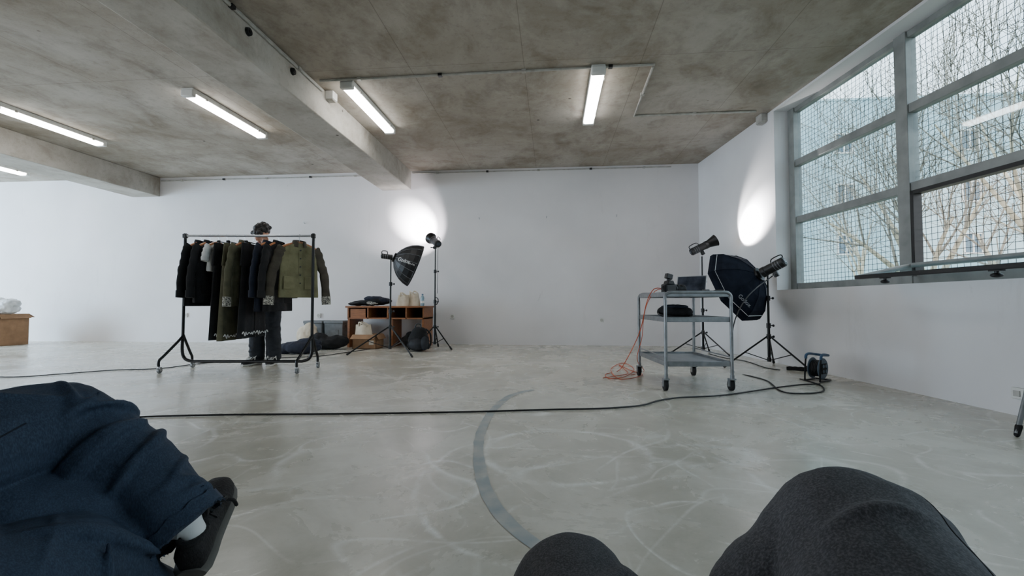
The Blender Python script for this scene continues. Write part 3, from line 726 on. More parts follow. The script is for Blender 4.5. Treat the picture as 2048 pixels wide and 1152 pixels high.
for s in (-1, 1):
    tr.chain([V((s*.092, 0, .92)), V((s*.104, -.015, .5)), V((s*.105, .015, .10))], [.102, .09, .088])
    folds(tr, (s*.104, -.015, .56), (s*.104, -.01, .42), .092, .09, 3, 31+s, (0, -1, 0), 80, .012); folds(tr, (s*.105, .005, .26), (s*.105, .015, .10), .089, .088, 4, 41+s, (0, -1, 0), 80, .013)
tr.build('trousers', Mt['greyjean'], PR, remesh=.008, smo=2, disp=[(.018, .08)])
for s in (-1, 1): shoe(PR, M.Translation((s*.105, .0, 0))@M.Rotation(s*.25, 4, 'Z'), Mt['shoeblack'], Mt['whiterubber'], Mt['whiterubber'])
# seated people
def seated(label, base): return empty('person', cw(base[0], base[1], 0), PSI, label, 'person')
def rel(base): return lambda xc, Z, z: V((xc-base[0], Z-base[1], z))
HR1 = M.Rotation(PI, 3, 'Z')
b1 = (-.95, .15); q = rel(b1)
P1 = seated('seated person in dark blue jeans, legs crossed, black sneaker raised at left edge', b1)
K = q(-.970, .97, .518); H1 = q(-1.05, .12, .47); MD = q(-.828, .985, .410); A1 = q(-.718, .985, .308); H2 = q(-.86, .12, .45); K2 = q(-.80, .82, .29); F2 = q(-.80, .98, .10)
bd = MB(); cbase = q(-.96, 0, 0)
bd.ell(cbase+V((0, .04, .47)), (.17, .13, .13)); bd.ell(cbase+V((0, -.02, .68)), (.15, .1, .18)); bd.ell(cbase+V((0, 0, .85)), (.17, .11, .17)); bd.cap(cbase+V((-.16, 0, .97)), cbase+V((.16, 0, .97)), .055); bd.cap(cbase+V((0, 0, .98)), cbase+V((0, -.01, 1.14)), .055, .05)
hc1 = cbase+V((0, -.01, 1.22)); add_head(bd, hc1, HR1)
bd.chain([H1, K, A1], [.08, .055, .034]); bd.chain([H2, K2, F2], [.08, .055, .04])
for s in (-1, 1):
    sp = cbase+V((s*.19, 0, .96)); ep = cbase+V((s*.25, .04, .70)); wp = cbase+V((s*.12, .2, .66)); bd.chain([sp, ep, wp], [.05, .04, .028]); hand(bd, wp, (-.3*s, .9, -.2), (0, .2, 1), .3, s)
bd.build('body', Mt['skin'], P1, remesh=.01, smo=3); face_parts(P1, hc1, HR1)
MB().ell(hc1+HR1@V((0, .025, .05)), (.085, .1, .085)).build('hair', Mt['hair'], P1)
s1_ = MB(); s1_.ell(cbase+V((0, .02, .5)), (.185, .15, .13)); s1_.ell(cbase+V((0, -.02, .68)), (.17, .125, .2)); s1_.ell(cbase+V((0, 0, .85)), (.19, .13, .17)); s1_.cap(cbase+V((-.165, 0, .965)), cbase+V((.165, 0, .965)), .068)
for s in (-1, 1): s1_.chain([cbase+V((s*.19, 0, .96)), cbase+V((s*.25, .04, .70)), cbase+V((s*.13, .18, .665))], [.065, .055, .042])
s1_.build('sweater', Mt['blackcloth'], P1, remesh=.012, smo=2)
jn = MB()
jn.chain([H1, H1.lerp(K, .5), K, MD], [.140, .126, .096, .090]); jn.cyl(MD, A1, .090, .084, 24)
dh = (A1-MD).normalized(); jn.cyl(A1, A1+dh*.022, .084, .082, 24)
jn.chain([H2, H2.lerp(K2, .6), K2, K2.lerp(F2, .5), F2], [.135, .125, .108, .105, .10]); jn.ell(cbase+V((0, .08, .46)), (.21, .16, .14))
jn.cap(K2+V((-.02, .0, .02)), MD+V((-.03, -.02, -.09)), .09, .08)
jn.cap(q(-1.02, .25, .38), q(-.99, .80, .38), .13, .12); jn.cap(q(-.98, .80, .37), q(-.86, .9, .33), .12, .10); jn.cap(q(-1.12, .95, .49), q(-1.12, .5, .49), .10, .10)
CF = (.55, -.65, .5)
folds(jn, K+V((.02, 0, 0)), MD, .098, .093, 5, 3, CF, 80, .017)
folds(jn, MD, A1, .090, .084, 4, 5, CF, 75, .012)
folds(jn, H1.lerp(K, .45), K, .126, .098, 6, 8, (.8, 0, .5), 60, .015, 1.6)
folds(jn, H2.lerp(K2, .45), K2, .128, .108, 6, 12, (.7, -.2, .7), 70, .016, 1.4)
folds(jn, K2, K2.lerp(F2, .7), .108, .104, 5, 14, (.8, -.5, .2), 70, .016, 1.2)
J1 = jn.build('trousers', Mt['bluejean'], P1, remesh=.005, smo=3, disp=[(.022, .16), (.006, .06)])
seam(J1, P1, [[K+V((.07, -.13, .04)), K+V((.09, -.25, .02)), K+V((.09, -.45, .02)), K+V((.08, -.6, .03))]], Mt['stitch'], r=.0015)
x_, y_ = basis(dh); hm = MB(); rings = []
for t, r in ((-.004, .086), (.023, .085), (.026, .078), (.0, .075)):
    rings.append([A1+dh*(t+.003*sin(i*1.7))+(x_*cos(2*PI*i/40)+y_*sin(2*PI*i/40))*(r+.002*sin(i*2.3)) for i in range(40)])
hm.loft(rings, False).build('hem', Mt['bluejean'], P1)
fy = MB()
for i in range(80):
    a = 2*PI*i/80; p = A1+dh*.023+(x_*cos(a)+y_*sin(a))*.084; fy.tube([p, p+dh*random.uniform(.003, .007)+V((random.uniform(-.002, .002), 0, random.uniform(-.002, .002)))], .0007, 4)
fy.build('frayed_threads', Mt['bluejean'], P1)
# raised sneaker pointing away, its collar tucked under the trouser hem
fd = V((-.30, .84, .40)).normalized(); ups = V((.18, -.55, .9)); ups = (ups-fd*ups.dot(fd)).normalized(); sx = (-fd).cross(ups).normalized()
col_ = A1+dh*.050+V((-.006, 0, .014)); SS = .88
T0 = col_-ups*.10*SS+fd*.018*SS
mxs = M.Translation(T0)@M(((sx.x, -fd.x, ups.x, 0), (sx.y, -fd.y, ups.y, 0), (sx.z, -fd.z, ups.z, 0), (0, 0, 0, 1)))@M.Scale(SS, 4)
shoe(P1, mxs, Mt['shoeblack'], Mt['blacksole'], Mt['lace'])
MB().tube(crom([A1-dh*.04, A1+dh*.0, mxs@V((0, .018, .115)), mxs@V((0, .018, .07))], 5), [.032]*5+[.030]*5+[.024]*6, 18).build('sock', Mt['whitecloth'], P1)
shoe(P1, M.Translation(F2+V((0, .03, -.10)))@M.Rotation(PI, 4, 'Z'), Mt['shoeblack'], Mt['blacksole'], Mt['lace'])
# second seated person: two knees at the bottom of the picture
b2 = (.1, -.3); q = rel(b2)
P2 = seated('seated person in charcoal jeans whose two knees rise at the bottom edge', b2)
KR = q(.405, .530, .478); HRt = q(.10, -.28, .32); FR = q(.37, .64, .10); KL = q(.083, .63, .370); HL = q(.10, -.28, .34); FLt = q(.03, .78, .10)
bd = MB(); cb = q(.10, -.40, 0)
bd.ell(cb+V((0, .06, .38)), (.17, .13, .13)); bd.ell(cb+V((0, -.02, .60)), (.15, .1, .18)); bd.ell(cb+V((0, -.02, .78)), (.17, .11, .17)); bd.cap(cb+V((-.16, -.02, .90)), cb+V((.16, -.02, .90)), .055); bd.cap(cb+V((0, -.02, .91)), cb+V((0, -.02, 1.07)), .055, .05)
hc2 = cb+V((0, -.01, 1.15)); add_head(bd, hc2, HR1)
bd.chain([HRt, KR, FR], [.08, .055, .04]); bd.chain([HL, KL, FLt], [.08, .055, .04])
for s in (-1, 1):
    sp = cb+V((s*.19, -.02, .89)); ep = cb+V((s*.26, .0, .62)); wp = cb+V((s*.16, .16, .66)); bd.chain([sp, ep, wp], [.05, .04, .028]); hand(bd, wp, (-.6*s, .5, .35), (0, -.2, 1), .4, s)
bd.build('body', Mt['skin'], P2, remesh=.01, smo=3); face_parts(P2, hc2, HR1)
MB().ell(hc2+HR1@V((0, .025, .05)), (.085, .1, .085)).build('hair', Mt['hair'], P2)
s2_ = MB(); s2_.ell(cb+V((0, .02, .42)), (.185, .15, .13)); s2_.ell(cb+V((0, -.02, .60)), (.17, .125, .2)); s2_.ell(cb+V((0, -.02, .78)), (.19, .13, .17)); s2_.cap(cb+V((-.165, -.02, .895)), cb+V((.165, -.02, .895)), .068)
for s in (-1, 1): s2_.chain([cb+V((s*.19, -.02, .89)), cb+V((s*.26, .0, .62)), cb+V((s*.17, .14, .655))], [.065, .055, .042])
s2_.build('sweater', Mt['blackcloth'], P2, remesh=.012, smo=2)
jn = MB()
jn.chain([HRt, HRt.lerp(KR, .55), KR, KR.lerp(FR, .5), FR], [.12, .104, .100, .112, .105]); jn.cap(KR+V((-.10, .02, -.065)), KR+V((.0, .02, .01)), .066, .090); jn.cap(KR+V((-.055, .01, -.06)), KR.lerp(FR, .6)+V((-.045, 0, 0)), .100, .10)
jn.chain([HL, HL.lerp(KL, .55), KL, KL.lerp(FLt, .5), FLt], [.12, .098, .086, .098, .098]); jn.cap(KL+V((.03, -.03, -.01)), KL+V((.10, -.2, -.03)), .080, .09); jn.ell(cb+V((0, .12, .36)), (.21, .17, .12))
folds(jn, KR+V((-.05, 0, -.05)), KR.lerp(FR, .7)+V((-.05, 0, 0)), .104, .102, 4, 21, (.1, -.9, .2), 70, .013, 1.2)
folds(jn, KR.lerp(HRt, .5), KR, .105, .100, 6, 24, (.2, -.2, .9), 65, .014, 1.8)
folds(jn, KL.lerp(HL, .4), KL, .096, .086, 4, 25, (.1, -.3, .9), 60, .012, 1.4)
J2 = jn.build('trousers', Mt['charjean'], P2, remesh=.005, smo=3, disp=[(.018, .15), (.006, .05)])
seam(J2, P2, [[KR+V((.05, .07, .05)), KR+V((.06, .0, .08)), KR+V((.05, -.08, .07)), KR+V((.02, -.2, .03))]], Mt['stitch2'], r=.0008)
for f_ in (FR, FLt): shoe(P2, M.Translation(f_+V((0, .03, -.10)))@M.Rotation(PI, 4, 'Z'), Mt['shoeblack'], Mt['blacksole'], Mt['lace'])
# ------------------------------------------------------------------ light stands
def stand(base, H, R, angs, hub, lb, low=.10):
    r = empty('light_stand', base, 0, lb, 'light stand', 'black tripod light stands')
    c = MB(); z1 = hub+.05; c.cyl((0, 0, low), (0, 0, H*.45), .017, .017, 12); c.cyl((0, 0, H*.45), (0, 0, H*.74), .0135, .0135, 12); c.cyl((0, 0, H*.74), (0, 0, H), .0105, .0105, 12)
    c.build('column', Mt['blackmetal'], r)
    for z in (hub, H*.45, H*.74):
        co = MB().cyl((0, 0, z-.03), (0, 0, z+.03), .025, .025, 14).build('collar', Mt['black'], r, bevel=.003)
        kb = MB(); kb.cyl((.02, 0, z), (.05, 0, z), .006, .006, 8); kb.ell((.055, 0, z), (.012, .02, .016)); kb.build('knob', Mt['black'], co)
    MB().cyl((0, 0, low-.02), (0, 0, low+.03), .024, .024, 14).build('lower_collar', Mt['black'], r)
    for a in angs:
        d = V((cos(rad(a)), sin(rad(a)), 0)); top = d*.022+V((0, 0, hub)); ft = d*R+V((0, 0, .016)); md = top.lerp(ft, .52)
        lg = MB().tube([top, ft], .0105, 8).build('leg', Mt['blackmetal'], r)
        MB().tube([d*.02+V((0, 0, low)), md], .006, 6).build('brace', Mt['blackmetal'], lg)
        MB().cap(ft+(top-ft).normalized()*.05, ft, .014, .016).build('foot', Mt['rubber'], lg)
    return r
def monolight(pos, dr, lb, refl=True, L=.27, r0=.058, bulb=True, brk=True):
    dr = V(dr).normalized(); e = dr.to_track_quat('X', 'Z').to_euler()
    r = empty('studio_flash', pos, 0, lb, 'studio light', 'studio flash heads', None, e)
    MB().lathe([(r0*.8, -L*.55), (r0, -L*.5), (r0, L*.28), (r0*1.08, L*.30), (r0*1.08, L*.45), (r0*.9, L*.46)], 24).build('body', Mt['black'], r)
    MB().box((-L*.555, 0, .004), (.008, r0*1.1, r0*.8)).build('rear_display', Mt['screen'], r)
    for k in range(3): MB().lathe([(r0*1.02, -L*.35+k*.03), (r0*1.03, -L*.35+k*.03+.004), (r0*1.02, -L*.35+k*.03+.008)], 24, None, False).build('cooling_band', Mt['rib'], r)
    if refl:
        rf = MB(); n = 28
        rf.lathe([(r0*.95, L*.44), (r0*1.05, L*.5), (r0*1.6, L*.92), (r0*1.66, L*.93), (r0*1.56, L*.91), (r0*1.0, L*.52)], n, None, False); rf.build('reflector', Mt['blackmetal'], r)
        MB().lathe([(r0*.95, L*.53), (r0*1.52, L*.90)], n, None, False).build('reflector_lining', Mt['reflector'], r)
        if bulb: MB().ell((L*.58, 0, 0), (.03, .028, .028)).build('flash_tube', Mt['bulb'], r)
    if brk:
        b = MB(); b.box((.0, 0, -r0-.03), (.05, .03, .06)); b.cyl((0, -.03, -r0-.04), (0, .03, -r0-.04), .02, .02, 12); b.cyl((0, .03, -r0-.04), (0, .075, -r0-.04), .008, .012, 10)
        b.build('bracket', Mt['black'], r)
    MB().tube(crom([(-L*.5, -.02, r0*.7), (-L*.5, -.02, r0+.035), (-L*.1, -.02, r0+.04), (-L*.0, -.02, r0*.9)], 4), .007, 8).build('handle', Mt['black'], r)
    return r
# stand with deep parabolic softbox
c1 = cw((781-1024)/FP*6.95, 6.95, 0)
stand(c1, 1.46, .62, (200, 320, 80), .42, 'black tripod stand carrying the ribbed deep softbox')
ax = (RT*.87+FW*.30-ZU*.36).normalized(); ap = at(789, 515, 6.95)
sb = empty('softbox', ap, 0, 'deep black ribbed softbox pointing right beside the desk', 'softbox', None, None, ax.to_track_quat('X', 'Z').to_euler())
prof = [(.055, 0), (.07, .01), (.15, .05), (.225, .11), (.28, .18), (.318, .26), (.335, .335), (.33, .34)]
MB().lathe(prof, 16, None, False).build('shell', Mt['softbox'], sb, angle=10)
MB().lathe([(.001, .31), (.326, .315)], 16, None, False).build('front_diffuser', Mt['diffuser'], sb)
MB().lathe([(.335, .325), (.342, .33), (.342, .347), (.335, .35), (.328, .34)], 16, None, False).build('rim', Mt['softbox'], sb)
for k in range(16):
    a = 2*PI*k/16; MB().tube([(t, (r+.003)*cos(a), (r+.003)*sin(a)) for r, t in prof[1:-1]], .0042, 5).build('rib', Mt['rib'], sb)
MB().lathe([(.06, -.02), (.075, -.015), (.075, .02), (.06, .025)], 24).build('speed_ring', Mt['blackmetal'], sb)
sl_ = (.28-.15)/(.18-.05)
text('Godox', .082, Mt['letter'], 'lettering', sb, frame((.135, -.262, -.02), (1, -sl_*.95, 0), (-sl_, -1, 0)))
text('QR-P70', .034, Mt['letter'], 'small_lettering', sb, frame((.25, -.328, -.035), (1, -.3, 0), (-.3, -1, 0)))
monolight(ap-RT*.11+ZU*.012, (RT*.97+FW*.2-ZU*.12), 'flash head plugged into the deep ribbed softbox', False, .17, .04, True, False)
# bare light at the back wall
c2 = cw((870-1024)/FP*7.75, 7.75, 0)
stand(c2, 1.80, .36, (215, 335, 95), .38, 'thin black tripod stand with the bare light near the back wall')
p2 = at(871, 484, 7.75); d2 = (RT*-.42+FW*.72+ZU*.34).normalized()
monolight(p2, d2, 'bare flash head aimed up at the back wall', True, .27, .062)
cl = MB(); cz = .88
cl.tube([V((.035+.004*sin(t*2.0), -.03-.010*t/(2*PI), cz-.06))+V((.03*cos(t), 0, .06*sin(t))) for t in [2*PI*i/16 for i in range(49)]], .006, 6)
cl.v = [c2+v for v in cl.v]; tag(cl.build('hanging_cable_coil', Mt['cable']), 'small coil of black cable hung on the back wall light stand', 'cable')
pw = MB(); pw.tube(crom([p2-d2*.13+ZU*-.03, p2+V((.05, -.03, -.25)), c2+V((.05, -.03, 1.1)), c2+V((.045, -.03, .95))], 6), .004, 6)
tag(pw.build('power_cable', Mt['cable']), 'thin black cable running down the back wall light stand', 'cable')
# light by the right wall
c3 = cw((1405-1024)/FP*6.85, 6.85, 0)
stand(c3, 1.50, .50, (180, 300, 62), .34, 'black tripod stand behind the trolley near the room corner')
p3 = at(1400, 496, 6.85); d3 = (WN*.80+WD*.10+ZU*.40).normalized()
monolight(p3, d3, 'bare flash head aimed at the wall beside the window', True, .28, .056)
# octabox
c4 = cw((1536-1024)/FP*5.45, 5.45, 0)
stand(c4, 1.14, .52, (180, 300, 60), .38, 'black tripod stand carrying the big octagonal softbox')
ax4 = (RT*-.52+FW*.70-ZU*.42).normalized(); ap4 = at(1518, 549, 5.42)
ob = empty('octagonal_softbox', ap4, 0, 'big dark octagonal softbox tilted down behind the trolley', 'softbox', None, None, ax4.to_track_quat('X', 'Z').to_euler())
prof4 = [(.06, 0), (.09, .01), (.28, .085), (.42, .20), (.482, .31)]
PH = PI/8
MB().lathe(prof4, 8, None, False, PH).build('shell', Mt['octabox'], ob, smooth=False)
MB().lathe([(.001, .26), (.465, .265)], 8, None, False, PH).build('front_diffuser', Mt['diffuser'], ob)
MB().lathe([(.482, .302), (.488, .305), (.488, .35), (.482, .355), (.472, .32)], 8, None, False, PH).build('rim', Mt['octabox'], ob, smooth=False)
for k in range(8):
    a = 2*PI*k/8+PH; MB().tube([(t, (r+.002)*cos(a), (r+.002)*sin(a)) for r, t in prof4[1:]], .005, 5).build('rib', Mt['octabox'], ob)
MB().lathe([(.065, -.02), (.085, -.015), (.085, .02), (.065, .025)], 24).build('speed_ring', Mt['blackmetal'], ob)
aa = -PI/4; rr = .40*cos(PI/8)+.006; sl4 = (.42-.28)/(.20-.085)*cos(PI/8)
text('Godox', .070, Mt['letter2'], 'lettering', ob, frame((.180, rr*cos(aa), rr*sin(aa)), (0, sin(aa), -cos(aa)), (-sl4, cos(aa), sin(aa))))
monolight(ap4-ax4*.17, ax4, 'flash head on the back of the octagonal softbox', False, .28, .058)
# ------------------------------------------------------------------ desk and what is on and round it
DKX0 = on_y(695, 690, 7.75).x; DKX1 = on_y(848, 690, 7.75).x; dw = DKX1-DKX0; dc = (DKX0+DKX1)/2
DY = 7.72; DD = .62; DH = .735
dk = empty('desk', (dc, DY+DD/2, 0), 0, 'orange brown wooden desk with open compartments against the back wall', 'desk')
MB().box((0, 0, DH-.015), (dw+.06, DD+.04, .03)).build('top', Mt['wood'], dk, bevel=.004)
h = .2; zb = DH-.03-h
for x in (-dw/2+.012, -dw*.23, 0+dw*.03, dw*.27, dw/2-.012): MB().box((x, 0, zb+h/2), (.024, DD-.02, h)).build('divider', Mt['wood'], dk)
MB().box((0, 0, zb+.011), (dw, DD-.02, .022)).build('compartment_shelf', Mt['wood'], dk)
MB().box((0, DD/2-.02, zb+h/2), (dw-.03, .016, h)).build('back_panel', Mt['wooddark'], dk)
MB().box((-dw*.36, -DD/2+.02, zb+h*.5), (dw*.2, .018, h*.8)).build('drawer_front', Mt['wood'], dk, bevel=.003)
for x in (-dw/2+.02, dw/2-.02): MB().box((x, 0, zb/2), (.04, DD-.04, zb)).build('side_panel', Mt['wood'], dk, bevel=.003)
MB().box((dw*.06, .05, zb/2), (.03, DD-.16, zb)).build('inner_panel', Mt['wood'], dk)
def blob(name, m, loc, ells, lb, cat, vox=.012, disp=((.03, .09),), rz=0, group=None):
    r = MB()
    for c_, e_ in ells: r.ell(c_, e_)
    o = r.build(name, m, None, remesh=vox, smo=2, disp=list(disp)); o.location = V(loc); o.rotation_euler = (0, 0, rz); return tag(o, lb, cat, group)
tz = DH+.004
pl = empty('clothes_pile', (dc-dw*.24, DY+.3, tz+.004), 0, 'heap of folded black clothes on the left of the desk', 'clothes')
def bl2(name, m, parent, ells, vox=.012, disp=((.03, .09),)):
    r = MB()
    for c_, e_ in ells: r.ell(c_, e_)
    return r.build(name, m, parent, remesh=vox, smo=2, disp=list(disp))
bl2('black_garment', Mt['blackcloth'], pl, [((-.1, 0, .05), (.32, .22, .05)), ((.12, -.05, .08), (.24, .18, .07)), ((-.28, -.1, .03), (.16, .15, .03))])
bl2('navy_garment', Mt['navycloth'], pl, [((.05, -.08, .125), (.2, .13, .045)), ((.22, -.12, .09), (.12, .1, .05))])
bl2('patterned_scarf', Mt['paisley'], pl, [((.02, -.2, .05), (.07, .03, .03)), ((.1, -.22, .035), (.08, .02, .025))], .008)
tz = DH
def tote(loc, lb, w=.26, h=.3, rz=0, slump=.0):
    r = empty('tote_bag', loc, rz, lb, 'tote bag', 'cream canvas tote bags')
    b = MB(); n = 7; rings = []
    for i in range(n):
        t = i/(n-1); rings.append(ringpts(w/2*(1-.12*t+.06*sin(t*5)), .085*(1-.5*t)+.012*sin(3*t), h*t, 26, .012*(.4+t), 4, t*1.5+w*9, slump*t, 0, .75))
    b.loft(rings).build('bag', Mt['cream'], r)
    for s in (-1, 1): MB().tube(crom([(-w*.22+slump, s*.04, h-.03), (-w*.2+slump, s*.06, h+.04), (slump, s*.09, h+.02), (w*.2+slump, s*.06, h-.01), (w*.22+slump, s*.045, h-.04)], 5), .011, 6).build('handle', Mt['cream'], r)
    return r
tote((dc+dw*.17, DY+.22, tz), 'cream tote bag on the desk, left of the pair', .22, .2, .2, .02)
tote((dc+dw*.31, DY+.30, tz), 'cream tote bag on the desk nearest the water bottle', .22, .23, -.3, -.01)
bt = empty('water_bottle', (dc+dw*.43, DY+.25, tz), 0, 'small clear blue plastic bottle on the right of the desk', 'bottle')
MB().lathez([(.03, 0), (.033, .01), (.033, .1), (.028, .115), (.033, .13), (.03, .16), (.014, .19), (.013, .2)], n=18).build('body', Mt['water'], bt)
MB().lathez([(.016, .198), (.016, .218), (.014, .22)], n=14).build('cap', Mt['blueplastic'], bt); MB().lathez([(.0337, .05), (.0337, .095)], n=18, cap=False).build('label', Mt['whiteplastic'], bt)
def carton(loc, sz, lb, rz=0, lid=True):
    r = empty('cardboard_box', loc, rz, lb, 'box', 'open cardboard boxes'); x, y, z = sz; t = .008
    b = MB(); b.box((0, 0, t/2), (x, y, t)); b.box((-x/2+t/2, 0, z/2), (t, y, z)); b.box((x/2-t/2, 0, z/2), (t, y, z)); b.box((0, -y/2+t/2, z/2), (x, t, z)); b.box((0, y/2-t/2, z/2), (x, t, z)); b.build('carton', Mt['card'], r)
    for s in (-1, 1):
        MB().box((0, s*(y/2+.05), z-.03), (x*.98, t, .12), rot=M.Rotation(s*1.0, 3, 'X')).build('flap', Mt['card'], r)
        MB().box((s*(x/2+.025), 0, z-.04), (.09, y*.98, t), rot=M.Rotation(s*1.0, 3, 'Y')).build('flap', Mt['card'], r)
    MB().box((x*.3, -y/2-.002, z*.45), (x*.2, .003, z*.3)).build('paper_label', Mt['label'], r)
    return r
carton((dc-dw*.20, DY-.06, 0), (.42, .34, .24), 'open cardboard box on the floor under the desk', 0)
tote((dc-dw*.24, DY-.08, .012), 'cream tote bag slumped in the cardboard box under the desk', .32, .40, .1, -.02)
blob('shoulder_bag', Mt['blackcloth'], (dc+dw*.27, DY+.2, 0), [((0, 0, .11), (.15, .12, .11)), ((.03, 0, .2), (.1, .09, .08))], 'black soft bag slumped under the right side of the desk', 'bag')
bp = empty('backpack', on_z(838, 702)+V((0, -.03, 0)), -.2, 'black backpack standing on the floor in front of the desk', 'backpack')
bl2('body', Mt['blackcloth'], bp, [((0, 0, .17), (.19, .12, .17)), ((0, 0, .1), (.2, .13, .1)), ((0, .02, .3), (.14, .1, .1))], .011, ((.015, .1),))
Mt['nylon'] = mat('charcoal_nylon', (40, 41, 46), (28, 29, 33), .7)
bl2('front_pocket', Mt['nylon'], bp, [((.02, -.1, .12), (.14, .06, .1))], .01, ((.01, .1),))
MB().tube(crom([(-.05, -.02, .38), (-.03, -.02, .44), (.04, -.02, .44), (.05, -.02, .38)], 5), .01, 8).build('handle', Mt['black'], bp)
for s in (-1, 1): MB().tube(crom([(s*.08, .09, .36), (s*.14, .14, .28), (s*.15, .14, .12), (s*.12, .1, .03)], 5), .014, 8).build('strap', Mt['black'], bp)
bl2('side_flap', Mt['greyjean'], bp, [((.16, -.1, .14), (.07, .05, .11))], .01, ((.01, .1),))
def crate(loc, lb, rz=0, sz=(.42, .34, .46)):
    r = empty('storage_crate', loc, rz, lb, 'crate', 'grey storage crates'); x, y, z = sz
    MB().loft([[V((sx*x/2*k, sy*y/2*k, zz)) for sx, sy in ((-1, -1), (1, -1), (1, 1), (-1, 1))] for k, zz in ((.9, 0), (.98, z-.05))]).build('tub', Mt['crate'], r, bevel=.012)
    MB().box((0, 0, z-.025), (x*1.03, y*1.03, .05)).build('lid', Mt['crate'], r, bevel=.01)
    for s in (-1, 1): MB().box((s*x*.5, 0, z-.1), (.03, .12, .04)).build('handle', Mt['crate'], r, bevel=.006)
    MB().box((0, -y*.49, z*.5), (x*.5, .012, z*.3)).build('front_rib', Mt['crate'], r, bevel=.004)
pc = on_y(629, 690, 8.05); crate((pc.x, 8.14, 0), 'grey plastic storage crate by the back wall, left of the pair', 0, (.36, .34, .46))
pc = on_y(672, 690, 8.05); crate((pc.x-.02, 8.14, 0), 'grey plastic storage crate by the back wall, next to the desk', .03, (.36, .34, .46))
pb = on_z(655, 700); blob('duffel_bag', Mt['blackcloth'], pb+V((-.05, .1, 0)), [((0, 0, .11), (.34, .15, .11)), ((-.15, 0, .17), (.17, .12, .11)), ((.16, .03, .14), (.19, .12, .10))], 'black duffel bag on the floor in front of the grey crates', 'bag', rz=.1)
pb = on_z(598, 708); blob('jacket_heap', Mt['navycloth'], pb+V((0, .05, 0)), [((0, 0, .10), (.33, .18, .10)), ((.1, .05, .17), (.2, .13, .07)), ((-.22, 0, .08), (.2, .15, .08))], 'heap of dark clothes on the floor behind the right end of the rack', 'clothes')
pb = on_z(582, 700); blob('cloth_sack', Mt['cream'], (pb.x-.02, 7.75, 0), [((0, 0, .2), (.19, .13, .2)), ((.05, 0, .34), (.12, .1, .1))], 'cream cloth sack standing behind the person and rack', 'bag', .014)
# cardboard box at left edge
pb = on_z(2, 694)
carton((pb.x-.48, pb.y+.3, 0), (.62, .5, .58), 'tall cardboard box at the far left edge of the room', .05)
blob('plastic_bag', Mt['plasticbag'], (pb.x-.34, pb.y+.27, .57), [((0, 0, .12), (.25, .2, .12)), ((.12, 0, .2), (.16, .15, .1)), ((-.1, 0, .22), (.14, .14, .1))], 'crumpled white plastic bag in the top of the left cardboard box', 'plastic bag', .014, ((.05, .06),))
# ------------------------------------------------------------------ trolley
tx0, tx1, ty0, ty1 = 1.375, 1.965, 4.04, 4.88
tl = empty('service_trolley', cw((tx0+tx1)/2, (ty0+ty1)/2, 0), PSI, 'grey metal three shelf trolley on castors', 'trolley')
hx, hy = (tx1-tx0)/2, (ty1-ty0)/2; TT = .868
for s in (-1, 1):
    MB().tube([(-hx, s*hy, .13), (-hx, s*hy, TT-.07)]+crom([(-hx, s*hy, TT-.07), (-hx, s*hy*.995, TT-.02), (-hx+.03, s*hy, TT+.01), (-hx+.08, s*hy, TT+.015)], 4)[1:]+[(hx-.08, s*hy, TT+.015)]+crom([(hx-.08, s*hy, TT+.015), (hx-.03, s*hy, TT+.01), (hx, s*hy*.995, TT-.02), (hx, s*hy, TT-.07)], 4)[1:]+[(hx, s*hy, .13)], .0145, 10).build('post_frame', Mt['greymetal'], tl)
for z in (TT-.01, .632, .235):
    MB().box((0, 0, z), (2*hx-.01, 2*hy-.01, .014)).build('shelf', Mt['shelf'], tl)
    for s in (-1, 1):
        MB().box((s*(hx-.006), 0, z+.004), (.012, 2*hy-.03, .045)).build('shelf_rim', Mt['greymetal'], tl, bevel=.003); MB().box((0, s*(hy-.006), z+.004), (2*hx-.03, .012, .045)).build('shelf_rim', Mt['greymetal'], tl, bevel=.003)
for s in (-1, 1): MB().tube([(s*hx, -hy, .30), (s*hx, hy, .30)], .006, 8).build('guard_rail', Mt['greymetal'], tl)
for sx in (-1, 1):
    for sy in (-1, 1):
        x, y = sx*hx, sy*hy
        c_ = MB(); c_.cyl((x, y, .14), (x, y, .105), .018, .018, 12); c_.box((x, y, .105), (.05, .05, .012)); c_.box((x-.021, y+.018, .075), (.004, .045, .07)); c_.box((x+.021, y+.018, .075), (.004, .045, .07))
        co = c_.build('castor', Mt['greymetal'], tl)
        MB().cyl((x-.016, y+.024, .05), (x+.016, y+.024, .05), .05, .05, 24).build('wheel', Mt['rubber'], co, bevel=.006)
        MB().cyl((x-.024, y+.024, .05), (x+.024, y+.024, .05), .014, .014, 12).build('axle', Mt['steel'], co)
TS = TT-.003
cm = empty('photo_camera', cw(1.51, 4.33, TS), PSI+rad(18), 'black photo camera lying on top of the trolley', 'camera')
MB().box((0, 0, .055), (.135, .07, .095)).build('body', Mt['black'], cm, bevel=.012)
MB().loft([[V((sx, sy, z)) for sx, sy in ((-k, -.04), (k, -.04), (k, .035), (-k, .035))] for k, z in ((.042, .098), (.026, .135))]).build('viewfinder_hump', Mt['black'], cm, bevel=.006)
MB().box((-.06, -.028, .052), (.035, .045, .09)).build('grip', Mt['rubber'], cm, bevel=.012)
lm = MB().lathe([(.036, .03), (.04, .035), (.04, .09), (.043, .095), (.043, .14), (.038, .142)], 28, M.Translation((.03, 0, .055))).build('lens', Mt['black'], cm)
MB().lathe([(.036, .1405), (.034, .1435), (.001, .144)], 28, M.Translation((.03, 0, .055))).build('front_glass', Mt['screen'], lm)
for k in range(2): MB().lathe([(.0415, .05+k*.055), (.0445, .052+k*.055), (.0445, .075+k*.055), (.0415, .077+k*.055)], 28, M.Translation((.03, 0, .055)), False).build('focus_ring', Mt['rubber'], lm)
